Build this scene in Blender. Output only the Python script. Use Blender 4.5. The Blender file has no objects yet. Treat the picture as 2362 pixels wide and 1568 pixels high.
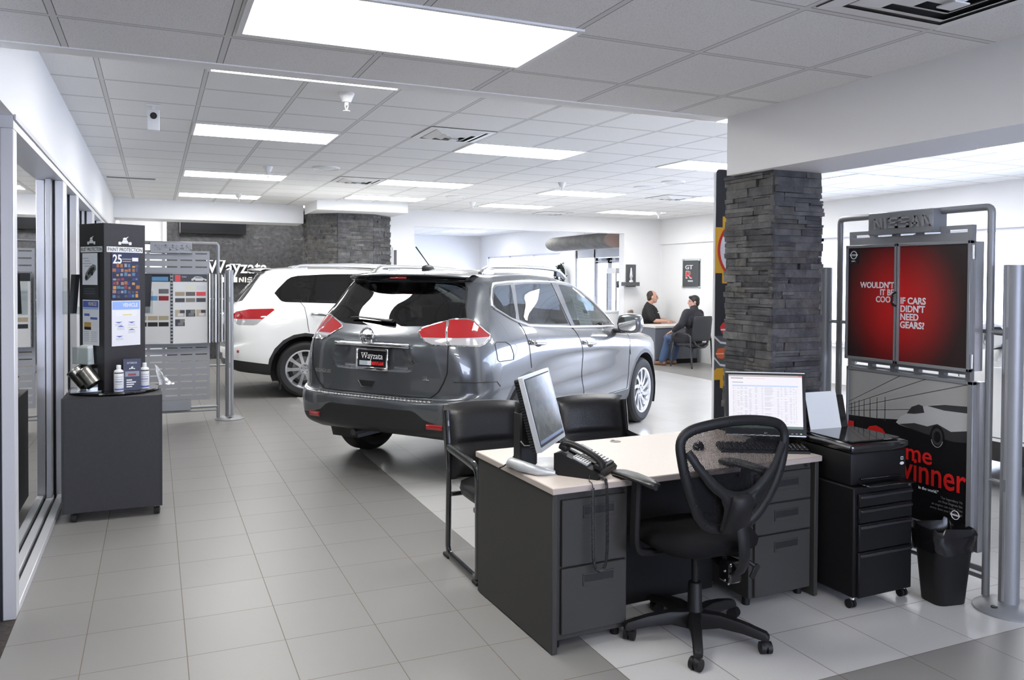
import bpy, bmesh, math, random
from mathutils import Vector, Matrix
from mathutils.bvhtree import BVHTree
from mathutils import geometry as mgeo
random.seed(7)
PI = math.pi
scene = bpy.context.scene
COL = scene.collection
def R(d): return math.radians(d)

# ------------------------------------------------------------------ materials
MATS = {}
def mat(name, color=(.8, .8, .8), rough=.5, metal=0., spec=.5, coat=0., emit=None, estr=0., noise=None, bump=None, alpha=None, sheen=0.):
    if name in MATS: return MATS[name]
    m = bpy.data.materials.new(name); m.use_nodes = True
    nt = m.node_tree; b = nt.nodes['Principled BSDF']
    c = tuple(color) + (1,)
    b.inputs['Base Color'].default_value = c
    b.inputs['Roughness'].default_value = rough
    b.inputs['Metallic'].default_value = metal
    b.inputs['Specular IOR Level'].default_value = spec
    b.inputs['Coat Weight'].default_value = coat
    b.inputs['Coat Roughness'].default_value = .02
    if sheen: b.inputs['Sheen Weight'].default_value = sheen
    if emit is not None:
        b.inputs['Emission Color'].default_value = tuple(emit) + (1,)
        b.inputs['Emission Strength'].default_value = estr
    tc = None
    if noise or bump:
        tc = nt.nodes.new('ShaderNodeTexCoord')
    if noise:      # (scale, amount)
        n = nt.nodes.new('ShaderNodeTexNoise'); n.inputs['Scale'].default_value = noise[0]; n.inputs['Detail'].default_value = 4
        nt.links.new(tc.outputs['Object'], n.inputs['Vector'])
        r = nt.nodes.new('ShaderNodeMapRange'); r.inputs[1].default_value = .3; r.inputs[2].default_value = .7
        r.inputs[3].default_value = 1 - noise[1]; r.inputs[4].default_value = 1 + noise[1]
        nt.links.new(n.outputs['Fac'], r.inputs[0])
        mx = nt.nodes.new('ShaderNodeMix'); mx.data_type = 'RGBA'; mx.blend_type = 'MULTIPLY'; mx.inputs[0].default_value = 1
        mx.inputs[6].default_value = c
        nt.links.new(r.outputs[0], mx.inputs[7]); nt.links.new(mx.outputs[2], b.inputs['Base Color'])
    if bump:       # (scale, strength, distance)
        n = nt.nodes.new('ShaderNodeTexNoise'); n.inputs['Scale'].default_value = bump[0]; n.inputs['Detail'].default_value = 3
        nt.links.new(tc.outputs['Object'], n.inputs['Vector'])
        bp = nt.nodes.new('ShaderNodeBump'); bp.inputs['Strength'].default_value = bump[1]; bp.inputs['Distance'].default_value = bump[2]
        nt.links.new(n.outputs['Fac'], bp.inputs['Height']); nt.links.new(bp.outputs['Normal'], b.inputs['Normal'])
    MATS[name] = m
    return m
def glass_mat(name, tint=(.8, .85, .85), refl=1.0, rough=0.0):
    """thin pane: fresnel reflection over tinted see-through"""
    if name in MATS: return MATS[name]
    m = bpy.data.materials.new(name); m.use_nodes = True; nt = m.node_tree
    nt.nodes.clear()
    out = nt.nodes.new('ShaderNodeOutputMaterial'); mix = nt.nodes.new('ShaderNodeMixShader')
    tr = nt.nodes.new('ShaderNodeBsdfTransparent'); tr.inputs[0].default_value = tuple(tint) + (1,)
    gl = nt.nodes.new('ShaderNodeBsdfGlossy'); gl.inputs['Roughness'].default_value = rough; gl.inputs[0].default_value = (1, 1, 1, 1)
    lw = nt.nodes.new('ShaderNodeLayerWeight'); lw.inputs[0].default_value = .5
    fr = nt.nodes.new('ShaderNodeMath'); fr.operation = 'POWER'; fr.inputs[1].default_value = 4.5; nt.links.new(lw.outputs['Facing'], fr.inputs[0])
    fa = nt.nodes.new('ShaderNodeMath'); fa.operation = 'MULTIPLY_ADD'; fa.inputs[1].default_value = .94; fa.inputs[2].default_value = .055; nt.links.new(fr.outputs[0], fa.inputs[0])
    fr = fa
    mu = nt.nodes.new('ShaderNodeMath'); mu.operation = 'MULTIPLY'; mu.inputs[1].default_value = refl; mu.use_clamp = True
    nt.links.new(fr.outputs[0], mu.inputs[0]); nt.links.new(mu.outputs[0], mix.inputs[0])
    nt.links.new(tr.outputs[0], mix.inputs[1]); nt.links.new(gl.outputs[0], mix.inputs[2]); nt.links.new(mix.outputs[0], out.inputs[0])
    MATS[name] = m
    return m

# ------------------------------------------------------------------ mesh builder
class MB:
    def __init__(self, mtx=None):
        self.v = []; self.f = []; self.mi = []; self.mats = []; self.T = mtx or Matrix()
    def slot(self, m):
        if m not in self.mats: self.mats.append(m)
        return self.mats.index(m)
    def add(self, vs, fs, m):
        k = len(self.v); s = self.slot(m); T = self.T
        self.v += [T @ Vector(p) for p in vs]
        for f in fs:
            self.f.append([k + i for i in f]); self.mi.append(s)
        return self
    def box(self, c, s, m, bev=0., rot=None, seg=1):
        x, y, z = (a / 2 for a in s)
        M = Matrix.Translation(c) @ (rot.to_4x4() if rot is not None else Matrix())
        if bev <= 0:
            vs = [M @ Vector(p) for p in ((-x,-y,-z),(x,-y,-z),(x,y,-z),(-x,y,-z),(-x,-y,z),(x,-y,z),(x,y,z),(-x,y,z))]
            return self.add(vs, [(0,3,2,1),(4,5,6,7),(0,1,5,4),(1,2,6,5),(2,3,7,6),(3,0,4,7)], m)
        bm = bmesh.new(); bmesh.ops.create_cube(bm, size=1)
        bmesh.ops.scale(bm, vec=s, verts=bm.verts)
        bmesh.ops.bevel(bm, geom=list(bm.edges), offset=min(bev, .49 * min(s)), segments=seg, affect='EDGES', profile=.5)
        return self.addbm(bm, m, M)
    def b(self, x0, x1, y0, y1, z0, z1, m, bev=0., seg=1):
        return self.box(((x0+x1)/2,(y0+y1)/2,(z0+z1)/2), (abs(x1-x0),abs(y1-y0),abs(z1-z0)), m, bev, None, seg)
    def addbm(self, bm, m, M=None):
        bm.verts.ensure_lookup_table(); M = M or Matrix()
        vs = [M @ v.co for v in bm.verts]; fs = [[v.index for v in f.verts] for f in bm.faces]
        bm.verts.index_update()
        fs = [[v.index for v in f.verts] for f in bm.faces]
        bm.free()
        return self.add(vs, fs, m)
    def poly(self, pts, m): return self.add(pts, [list(range(len(pts)))], m)
    def prism(self, poly, d0, d1, m, frame=None):
        """poly: 2D points (a,b); extruded along third axis from d0 to d1; frame maps (a,b,d)->xyz (Matrix)"""
        F = frame or Matrix(); n = len(poly)
        ar = sum(poly[i][0]*poly[(i+1)%n][1]-poly[(i+1)%n][0]*poly[i][1] for i in range(n))
        if ar < 0: poly = poly[::-1]
        vs = [F @ Vector((a, b, d0)) for a, b in poly] + [F @ Vector((a, b, d1)) for a, b in poly]
        fs = [list(range(n))[::-1], list(range(n, 2*n))] + [(i, (i+1)%n, n+(i+1)%n, n+i) for i in range(n)]
        return self.add(vs, fs, m)
    def cyl(self, p0, p1, r0, m, r1=None, n=16, cap=True):
        r1 = r0 if r1 is None else r1
        p0 = Vector(p0); p1 = Vector(p1); q = (p1-p0).to_track_quat('Z', 'Y'); vs = []
        for p, r in ((p0, r0), (p1, r1)):
            vs += [p + q @ Vector((r*math.cos(2*PI*i/n), r*math.sin(2*PI*i/n), 0)) for i in range(n)]
        fs = [(i, (i+1)%n, n+(i+1)%n, n+i) for i in range(n)]
        if cap: fs += [list(range(n))[::-1], list(range(n, 2*n))]
        return self.add(vs, fs, m)
    def tube(self, pts, r, m, n=8, closed=False, cap=True, flat=None, up=None):
        """sweep; r number or list; flat=(a,b) elliptical factors"""
        P = [Vector(p) for p in pts]; N = len(P)
        if N < 2: return self
        rs = r if isinstance(r, (list, tuple)) else [r]*N
        T = []
        for i in range(N):
            a = P[(i-1) % N] if closed or i > 0 else P[i]; b = P[(i+1) % N] if closed or i < N-1 else P[i]
            t = b-a
            T.append(t.normalized() if t.length > 1e-9 else Vector((0,0,1)))
        u = Vector(up) if up else (Vector((0,0,1)) if abs(T[0].z) < .9 else Vector((1,0,0)))
        u = (u - T[0]*u.dot(T[0])).normalized(); vs = []
        fa, fb = flat or (1, 1)
        for i in range(N):
            if up: u = Vector(up)
            u = (u - T[i]*u.dot(T[i])); u = u.normalized() if u.length > 1e-6 else T[i].orthogonal().normalized()
            w = T[i].cross(u)
            vs += [P[i] + rs[i]*(fa*math.cos(2*PI*k/n)*u + fb*math.sin(2*PI*k/n)*w) for k in range(n)]
        fs = []
        for i in range(N if closed else N-1):
            a = i*n; b = ((i+1) % N)*n
            fs += [(a+k, a+(k+1)%n, b+(k+1)%n, b+k) for k in range(n)]
        if cap and not closed: fs += [list(range(n))[::-1], list(range((N-1)*n, N*n))]
        return self.add(vs, fs, m)
    def lathe(self, prof, m, n=24, M=None, a0=0., a1=2*PI):
        """prof: (r,z) list around local Z"""
        M = M or Matrix(); full = abs(a1-a0-2*PI) < 1e-6; k = n if full else n+1; vs = []; fs = []
        for r, z in prof:
            vs += [M @ Vector((r*math.cos(a0+(a1-a0)*i/n), r*math.sin(a0+(a1-a0)*i/n), z)) for i in range(k)]
        for j in range(len(prof)-1):
            for i in range(n):
                i2 = (i+1) % k
                fs.append((j*k+i, j*k+i2, (j+1)*k+i2, (j+1)*k+i))
        return self.add(vs, fs, m)
    def sphere(self, c, r, m, n=12, M=None):
        r = r if isinstance(r, (tuple, list)) else (r, r, r)
        bm = bmesh.new(); bmesh.ops.create_uvsphere(bm, u_segments=n, v_segments=max(6, n*2//3), radius=1)
        return self.addbm(bm, m, Matrix.Translation(c) @ (M or Matrix()) @ Matrix.Diagonal((*r, 1)))
    def grid(self, rows, m, closed_u=False, flip=False):
        """rows: list of equal-length point lists"""
        n = len(rows[0]); vs = [p for r in rows for p in r]; fs = []
        for j in range(len(rows)-1):
            for i in range(n if closed_u else n-1):
                q = (j*n+i, j*n+(i+1)%n, (j+1)*n+(i+1)%n, (j+1)*n+i)
                fs.append(q[::-1] if flip else q)
        return self.add(vs, fs, m)
    def text(self, s, size, m, M, ext=.002, align='CENTER', bold=0., sx=1., italic=0.):
        cu = bpy.data.curves.new('t', 'FONT'); cu.body = s; cu.size = size; cu.extrude = ext; cu.align_x = align; cu.align_y = 'CENTER'; cu.offset = bold
        cu.resolution_u = 3; cu.shear = italic
        o = bpy.data.objects.new('t', cu); COL.objects.link(o)
        dg = bpy.context.evaluated_depsgraph_get()
        me = bpy.data.meshes.new_from_object(o.evaluated_get(dg))
        MM = M @ Matrix.Diagonal((sx, 1, 1, 1))
        self.add([MM @ v.co for v in me.vertices], [list(p.vertices) for p in me.polygons], m)
        bpy.data.objects.remove(o); bpy.data.meshes.remove(me); bpy.data.curves.remove(cu)
        return self
    def text_fit(self, s, width, h, m, M, ext=.002, bold=0.):
        """left aligned word stretched to a given width and cap height, origin on its base line"""
        n = len(self.v); self.text(s, 1., m, Matrix(), ext, 'LEFT', bold); T = self.T; P = [T.inverted() @ v for v in self.v[n:]]
        x0 = min(p.x for p in P); x1 = max(p.x for p in P); y1 = max(p.y for p in P); base = y1-.73
        S = M @ Matrix.Diagonal((width/(x1-x0), h/.73, 1, 1)) @ Matrix.Translation((-x0, -base, 0))
        self.v[n:] = [T @ (S @ p) for p in P]; return self
    def letters(self, s, h, m, M, d=.004, w=.8, t=.19, gap=.22):
        """wide block capitals N I S A from bars; origin at the word's left base; h height, w letter width/h, t stroke/h"""
        x = 0
        for ch in s:
            W = {'I': t}.get(ch, w); L = []
            if ch == 'N': L = [((0,0),(t,0),(t,1),(0,1)), ((W-t,0),(W,0),(W,1),(W-t,1)), ((0,1),(t*1.15,1),(W,0),(W-t*1.15,0))]
            elif ch == 'I': L = [((0,0),(t,0),(t,1),(0,1))]
            elif ch == 'S':
                q = t*.9
                L = [((0,0),(W,0),(W,q),(0,q)), ((0,.5-q/2),(W,.5-q/2),(W,.5+q/2),(0,.5+q/2)), ((0,1-q),(W,1-q),(W,1),(0,1)), ((0,.5),(t,.5),(t,1),(0,1)), ((W-t,0),(W,0),(W,.5),(W-t,.5))]
            elif ch == 'A': L = [((0,0),(t*1.2,0),(W/2+t*.6,1),(W/2-t*.6,1)), ((W-t*1.2,0),(W,0),(W/2+t*.6,1),(W/2-t*.6,1)), ((W*.2,.25),(W*.8,.25),(W*.8,.25+t*.8),(W*.2,.25+t*.8))]
            for q in L: self.prism([(h*(x+a), h*b) for a, b in q], 0, d, m, M)
            x += W+gap
        return self
    def build(self, name, parent=None, smooth=40, loc=None, rot=None, label=None):
        me = bpy.data.meshes.new(name)
        me.from_pydata([tuple(p) for p in self.v], [], self.f)
        for m in self.mats: me.materials.append(m)
        me.polygons.foreach_set('material_index', self.mi)
        me.update()
        if smooth:
            me.shade_smooth(); me.set_sharp_from_angle(angle=R(smooth))
        o = bpy.data.objects.new(name, me); COL.objects.link(o)
        if parent is not None: o.parent = parent
        if loc is not None: o.location = loc
        if rot is not None: o.rotation_euler = rot
        if label: o['label'] = label
        return o
def thing(name, label, cat, loc=(0,0,0), rz=0., group=None):
    o = bpy.data.objects.new(name, None); COL.objects.link(o); o.empty_display_size = .05
    o.location = loc; o.rotation_euler = (0, 0, rz)
    return tag(o, label, cat, group)
def tag(o, label, cat, group=None, kind=None):
    o['label'] = label; o['category'] = cat
    if group: o['group'] = group
    if kind: o['kind'] = kind
    return o
def struct(o, label=None):
    o['kind'] = 'structure'
    if label: o['label'] = label
    return o
def dup(root, loc=None, rz=None, label=None, group=None):
    def cp(o, p):
        c = o.copy(); COL.objects.link(c)
        if p is not None: c.parent = p
        for ch in o.children: cp(ch, c)
        return c
    r = cp(root, None)
    if loc is not None: r.location = loc
    if rz is not None: r.rotation_euler = (0, 0, rz)
    if label: r['label'] = label
    if group: r['group'] = group
    return r
def frame(o, x, y, z=None):
    """matrix with columns x,y,(x cross y) at origin o"""
    x = Vector(x).normalized(); y = Vector(y).normalized(); z = x.cross(y) if z is None else Vector(z)
    M = Matrix.Identity(4)
    for i in range(3): M[i][0] = x[i]; M[i][1] = y[i]; M[i][2] = z[i]; M[i][3] = o[i]
    return M
def arc(cx, cy, r, a0, a1, n):
    return [(cx+r*math.cos(R(a0+(a1-a0)*i/n)), cy+r*math.sin(R(a0+(a1-a0)*i/n))) for i in range(n+1)]
def rrect(x0, y0, x1, y1, r, n=4):
    return arc(x1-r, y1-r, r, 0, 90, n)+arc(x0+r, y1-r, r, 90, 180, n)+arc(x0+r, y0+r, r, 180, 270, n)+arc(x1-r, y0+r, r, 270, 360, n)
def fillet(pts, r, n=5):
    """round the inner corners of an open 3D polyline"""
    P = [Vector(p) for p in pts]; out = [P[0]]
    for i in range(1, len(P)-1):
        a = (P[i-1]-P[i]); b = (P[i+1]-P[i]); rr = min(r, a.length*.49, b.length*.49)
        p0 = P[i]+a.normalized()*rr; p1 = P[i]+b.normalized()*rr
        for k in range(n+1):
            t = k/n; out.append(p0.lerp(P[i], t).lerp(P[i].lerp(p1, t), t))
    return out + [P[-1]]
def crom(P, n, closed=False):
    """Catmull-Rom through P, n steps per span"""
    P = [Vector(p) for p in P]; N = len(P); out = []
    for i in range(N if closed else N-1):
        g = (lambda k: P[k % N]) if closed else (lambda k: P[min(max(k, 0), N-1)])
        a, b, c, d = g(i-1), g(i), g(i+1), g(i+2)
        for k in range(n):
            t = k/n
            out.append(.5*((2*b)+(c-a)*t+(2*a-5*b+4*c-d)*t*t+(3*b-a-3*c+d)*t**3))
    if not closed: out.append(P[-1].copy())
    return out
# ------------------------------------------------------------------ camera
scene.view_settings.view_transform = 'Standard'; scene.view_settings.look = 'None'
scene.view_settings.gamma = 1; scene.view_settings.use_curve_mapping = False
F_PX, YAW, PITCH, ROLL, PY, EYE = 1861., .4173, -.0189, .0059, 679., 1.62
cam_d = bpy.data.cameras.new('camera'); cam = bpy.data.objects.new('camera', cam_d); COL.objects.link(cam); scene.camera = cam
cam_d.sensor_fit = 'HORIZONTAL'; cam_d.sensor_width = 36; cam_d.lens = F_PX/2362*36
cam_d.shift_y = (PY-784)/2362; cam_d.clip_start = .05; cam_d.clip_end = 200
_f = Vector((math.sin(YAW)*math.cos(PITCH), math.cos(YAW)*math.cos(PITCH), math.sin(PITCH)))
_r = Vector((math.cos(YAW), -math.sin(YAW), 0)); _u = _r.cross(_f)
_r2 = math.cos(ROLL)*_r + math.sin(ROLL)*_u; _u2 = -math.sin(ROLL)*_r + math.cos(ROLL)*_u
cm = Matrix.Identity(4)
for i in range(3): cm[i][0] = _r2[i]; cm[i][1] = _u2[i]; cm[i][2] = -_f[i]; cm[i][3] = (0, 0, EYE)[i]
cam.matrix_world = cm
# ------------------------------------------------------------------ vehicles
paint_grey = mat('grey_metallic_paint', (.115, .122, .132), .26, .55, .5, 1.0)
paint_white = mat('white_paint', (.82, .82, .8), .25, 0, .5, 1.0)
blk_plastic = mat('black_plastic', (.018, .018, .019), .45)
blk_gloss = mat('gloss_black', (.008, .008, .009), .08, 0, .5, .6)
rubber = mat('tyre_rubber', (.014, .014, .015), .75, bump=(60, .3, .002))
alloy = mat('alloy_rim', (.62, .63, .66), .25, .9)
alloy_dark = mat('rim_barrel', (.1, .1, .105), .45, .6)
chrome = mat('chrome', (.85, .85, .86), .06, 1.)
satin = mat('satin_silver', (.6, .6, .61), .3, .9)
lamp_red = mat('red_lamp_lens', (.36, .006, .009), .08, 0, .6, 1.)
lamp_clear = mat('clear_lamp_lens', (.62, .6, .6), .1, .5, .6, 1.)
seam_m = mat('dark_seam', (.006, .006, .007), .6)
car_glass = glass_mat('car_glass', (.32, .36, .36), 1.0)
car_glass_dark = glass_mat('privacy_glass', (.09, .09, .095), 1.1)
seat_m = mat('dark_seat', (.03, .03, .032), .7)
cabin_m = mat('cabin_trim', (.022, .022, .024), .8)
white_sheet = mat('white_paper', (.75, .77, .74), .7)
ink = mat('ink', (.05, .05, .06), .7)

ROWS = [
 [(-.80,0,.36),(-.80,.4,.36),(-.76,.66,.35),(-.66,.79,.34),(-.5,.85,.32),(-.35,.86,.30),(.1,.86,.27),(.8,.86,.26),(1.5,.86,.26),(2.1,.86,.26),(2.7,.86,.27),(3.1,.82,.28),(3.38,.66,.28),(3.53,.35,.26),(3.55,0,.26)],
 [(-.93,0,.42),(-.925,.4,.42),(-.87,.72,.42),(-.76,.83,.42),(-.58,.885,.41),(-.35,.90,.40),(.1,.90,.38),(.8,.895,.36),(1.5,.895,.36),(2.1,.90,.37),(2.7,.905,.40),(3.12,.86,.42),(3.42,.68,.42),(3.58,.35,.42),(3.60,0,.42)],
 [(-.965,0,.55),(-.955,.4,.55),(-.895,.74,.55),(-.78,.86,.55),(-.6,.905,.55),(-.35,.92,.55),(.1,.915,.55),(.8,.90,.53),(1.5,.90,.53),(2.1,.915,.54),(2.7,.92,.55),(3.14,.87,.55),(3.45,.69,.55),(3.61,.35,.55),(3.63,0,.55)],
 [(-.965,0,.655),(-.955,.4,.655),(-.89,.735,.66),(-.775,.86,.68),(-.6,.905,.70),(-.35,.922,.72),(.1,.918,.70),(.8,.888,.68),(1.5,.888,.68),(2.1,.915,.69),(2.7,.922,.70),(3.15,.875,.70),(3.46,.69,.68),(3.62,.35,.68),(3.64,0,.68)],
 [(-.90,0,.68),(-.895,.4,.68),(-.845,.70,.69),(-.75,.845,.72),(-.6,.90,.77),(-.35,.918,.82),(.1,.918,.82),(.8,.902,.82),(1.5,.902,.82),(2.1,.916,.82),(2.7,.92,.82),(3.15,.87,.82),(3.44,.69,.80),(3.6,.35,.80),(3.62,0,.80)],
 [(-.915,0,.85),(-.905,.4,.85),(-.86,.69,.86),(-.76,.835,.88),(-.6,.89,.92),(-.35,.912,.95),(.1,.918,.95),(.8,.92,.94),(1.5,.92,.93),(2.1,.918,.92),(2.7,.91,.91),(3.15,.85,.90),(3.40,.68,.90),(3.55,.35,.90),(3.57,0,.90)],
 [(-.93,0,1.02),(-.92,.4,1.02),(-.865,.67,1.03),(-.75,.81,1.04),(-.58,.87,1.06),(-.35,.895,1.07),(.1,.908,1.07),(.8,.91,1.05),(1.5,.905,1.02),(2.1,.89,1.0),(2.7,.86,.98),(3.1,.79,.96),(3.33,.66,.95),(3.46,.35,.96),(3.48,0,.96)],
 [(-.905,0,1.14),(-.89,.4,1.14),(-.83,.655,1.15),(-.71,.785,1.16),(-.55,.835,1.18),(-.35,.855,1.19),(.1,.87,1.18),(.8,.875,1.13),(1.5,.87,1.09),(2.1,.845,1.055),(2.6,.76,1.04),(2.95,.68,1.02),(3.1,.58,1.01),(3.2,.35,1.02),(3.22,0,1.02)],
 [(-.79,0,1.25),(-.775,.4,1.25),(-.73,.63,1.26),(-.64,.755,1.27),(-.5,.80,1.28),(-.33,.82,1.285),(.1,.832,1.26),(.8,.838,1.185),(1.5,.838,1.145),(2.05,.81,1.12),(2.3,.71,1.11),(2.42,.58,1.105),(2.48,.45,1.11),(2.53,.25,1.12),(2.55,0,1.12)],
 [(-.665,0,1.40),(-.65,.4,1.40),(-.61,.59,1.405),(-.53,.705,1.41),(-.42,.745,1.415),(-.28,.762,1.42),(.1,.77,1.41),(.7,.775,1.385),(1.25,.768,1.375),(1.72,.738,1.35),(1.93,.665,1.345),(2.03,.555,1.35),(2.09,.42,1.355),(2.13,.22,1.36),(2.14,0,1.36)],
 [(-.54,0,1.53),(-.53,.38,1.53),(-.5,.58,1.53),(-.42,.675,1.535),(-.33,.705,1.54),(-.22,.715,1.545),(.1,.72,1.55),(.6,.722,1.545),(1.0,.716,1.54),(1.35,.69,1.515),(1.56,.62,1.51),(1.67,.52,1.515),(1.73,.4,1.52),(1.77,.2,1.525),(1.78,0,1.525)],
 [(-.48,0,1.605),(-.47,.34,1.605),(-.44,.54,1.60),(-.37,.64,1.595),(-.29,.672,1.595),(-.18,.682,1.60),(.1,.69,1.607),(.5,.69,1.61),(.9,.682,1.60),(1.14,.652,1.588),(1.28,.58,1.588),(1.36,.48,1.597),(1.41,.37,1.605),(1.45,.19,1.61),(1.46,0,1.61)],
 [(-.42,0,1.655),(-.41,.30,1.655),(-.375,.47,1.65),(-.3,.57,1.645),(-.22,.60,1.645),(-.1,.61,1.65),(.1,.615,1.655),(.42,.615,1.658),(.7,.605,1.648),(.84,.57,1.645),(.92,.50,1.645),(.98,.41,1.65),(1.01,.31,1.655),(1.03,.15,1.66),(1.04,0,1.66)],
 [(-.2,0,1.685),(-.19,.15,1.685),(-.17,.25,1.685),(-.13,.31,1.683),(-.08,.335,1.683),(0,.345,1.685),(.12,.35,1.685),(.32,.35,1.687),(.5,.345,1.687),(.58,.32,1.685),(.64,.28,1.685),(.68,.23,1.685),(.7,.17,1.685),(.72,.1,1.685),(.73,0,1.685)],
 [(-.02+.035*i,0,1.695) for i in range(15)]]
def car_surface(rows, nu=5, nv=5):
    cols = [crom(r, nu) for r in rows]
    n = len(cols[0]); up = [crom([c[i] for c in cols], nv) for i in range(n)]
    G = [[up[i][j] for i in range(n)] for j in range(len(up[0]))]     # G[v][u], half y>=0
    bm = bmesh.new(); vd = {}
    def V(p):
        k = (round(p[0], 5), round(p[1], 5), round(p[2], 5))
        if k not in vd: vd[k] = bm.verts.new(p)
        return vd[k]
    for s in (1, -1):
        for j in range(len(G)-1):
            for i in range(n-1):
                q = []
                for p in (G[j][i], G[j][i+1], G[j+1][i+1], G[j+1][i]):
                    v = V((p.x, s*max(p.y, 0.), p.z))
                    if v not in q: q.append(v)
                if len(q) > 2:
                    if s > 0: q = q[::-1]
                    try: bm.faces.new(q)
                    except ValueError: pass
    bm.normal_update()
    return bm
def inpoly(x, y, P):
    c = False; n = len(P)
    for i in range(n):
        x0, y0 = P[i]; x1, y1 = P[i-1]
        if (y0 > y) != (y1 > y) and x < (x1-x0)*(y-y0)/(y1-y0)+x0: c = not c
    return c
def cut_regions(bm, regs):
    """regs: (name, axis 'xz'|'yz', polygon, face-centre test). Cuts the surface along every polygon; later regions override."""
    lay = bm.faces.layers.int.new('reg')
    for k, (nm, ax, P, ok) in enumerate(regs):
        ia = 0 if ax == 'xz' else 1
        lo = (min(p[0] for p in P)-.06, min(p[1] for p in P)-.06); hi = (max(p[0] for p in P)+.06, max(p[1] for p in P)+.06)
        n = len(P)
        for i in range(n):
            a = P[i]; b = P[(i+1) % n]; dx = b[0]-a[0]; dz = b[1]-a[1]
            if abs(dx)+abs(dz) < 1e-6: continue
            co = Vector((a[0], 0, a[1])) if ia == 0 else Vector((0, a[0], a[1]))
            no = Vector((-dz, 0, dx)) if ia == 0 else Vector((0, -dz, dx))
            el = (min(a[0], b[0])-.05, min(a[1], b[1])-.05, max(a[0], b[0])+.05, max(a[1], b[1])+.05)
            fs = []
            for f in bm.faces:
                c = f.calc_center_median()
                if el[0] < c[ia] < el[2] and el[1] < c.z < el[3] and ok(c): fs.append(f)
            if not fs: continue
            ge = set(fs)
            for f in fs: ge.update(f.edges); ge.update(f.verts)
            bmesh.ops.bisect_plane(bm, geom=list(ge), plane_co=co, plane_no=no, dist=1e-5)
        for f in bm.faces:
            c = f.calc_center_median()
            if lo[0] < c[ia] < hi[0] and lo[1] < c.z < hi[1] and ok(c) and inpoly(c[ia], c.z, P): f[lay] = k+1
    return lay
def split_regions(bm, regs, lay, base, spec, parent, drop=()):
    """one mesh object per region name, with the shading normals of the whole surface"""
    bm.normal_update(); bm.faces.ensure_lookup_table()
    groups = {}
    for f in bm.faces:
        nm = base if f[lay] == 0 else regs[f[lay]-1][0]
        groups.setdefault(nm, []).append(f)
    objs = {}
    for nm, fs in groups.items():
        if nm in drop: continue
        oname, m, lab = spec[nm]
        idx = {}; vs = []; nn = []; F = []
        for f in fs:
            q = []
            for v in f.verts:
                if v not in idx: idx[v] = len(vs); vs.append(tuple(v.co)); nn.append(tuple(v.normal))
                q.append(idx[v])
            F.append(q)
        me = bpy.data.meshes.new(oname); me.from_pydata(vs, [], F); me.materials.append(m); me.update(); me.shade_smooth()
        me.normals_split_custom_set_from_vertices(nn)
        o = bpy.data.objects.new(oname, me); COL.objects.link(o); o.parent = parent
        if lab: o['label'] = lab
        objs[nm] = o
    return objs
def on_side(bvh, pts, s, off=.0):
    out = []
    for x, z in pts:
        h = bvh.ray_cast(Vector((x, s*2., z)), Vector((0, -s, 0)))
        if h[0] is not None: out.append(h[0]+h[1]*off)
    return out
def on_rear(bvh, pts, off=.0):
    out = []
    for y, z in pts:
        h = bvh.ray_cast(Vector((-2., y, z)), Vector((1, 0, 0)))
        if h[0] is not None: out.append(h[0]+h[1]*off)
    return out
def dense(P, step=.03, closed=False):
    out = []; n = len(P)
    for i in range(n if closed else n-1):
        a = P[i]; b = P[(i+1) % n]; L = math.hypot(b[0]-a[0], b[1]-a[1]); k = max(1, int(L/step))
        out += [(a[0]+(b[0]-a[0])*j/k, a[1]+(b[1]-a[1])*j/k) for j in range(k)]
    if not closed: out.append(P[-1])
    return out
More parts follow.
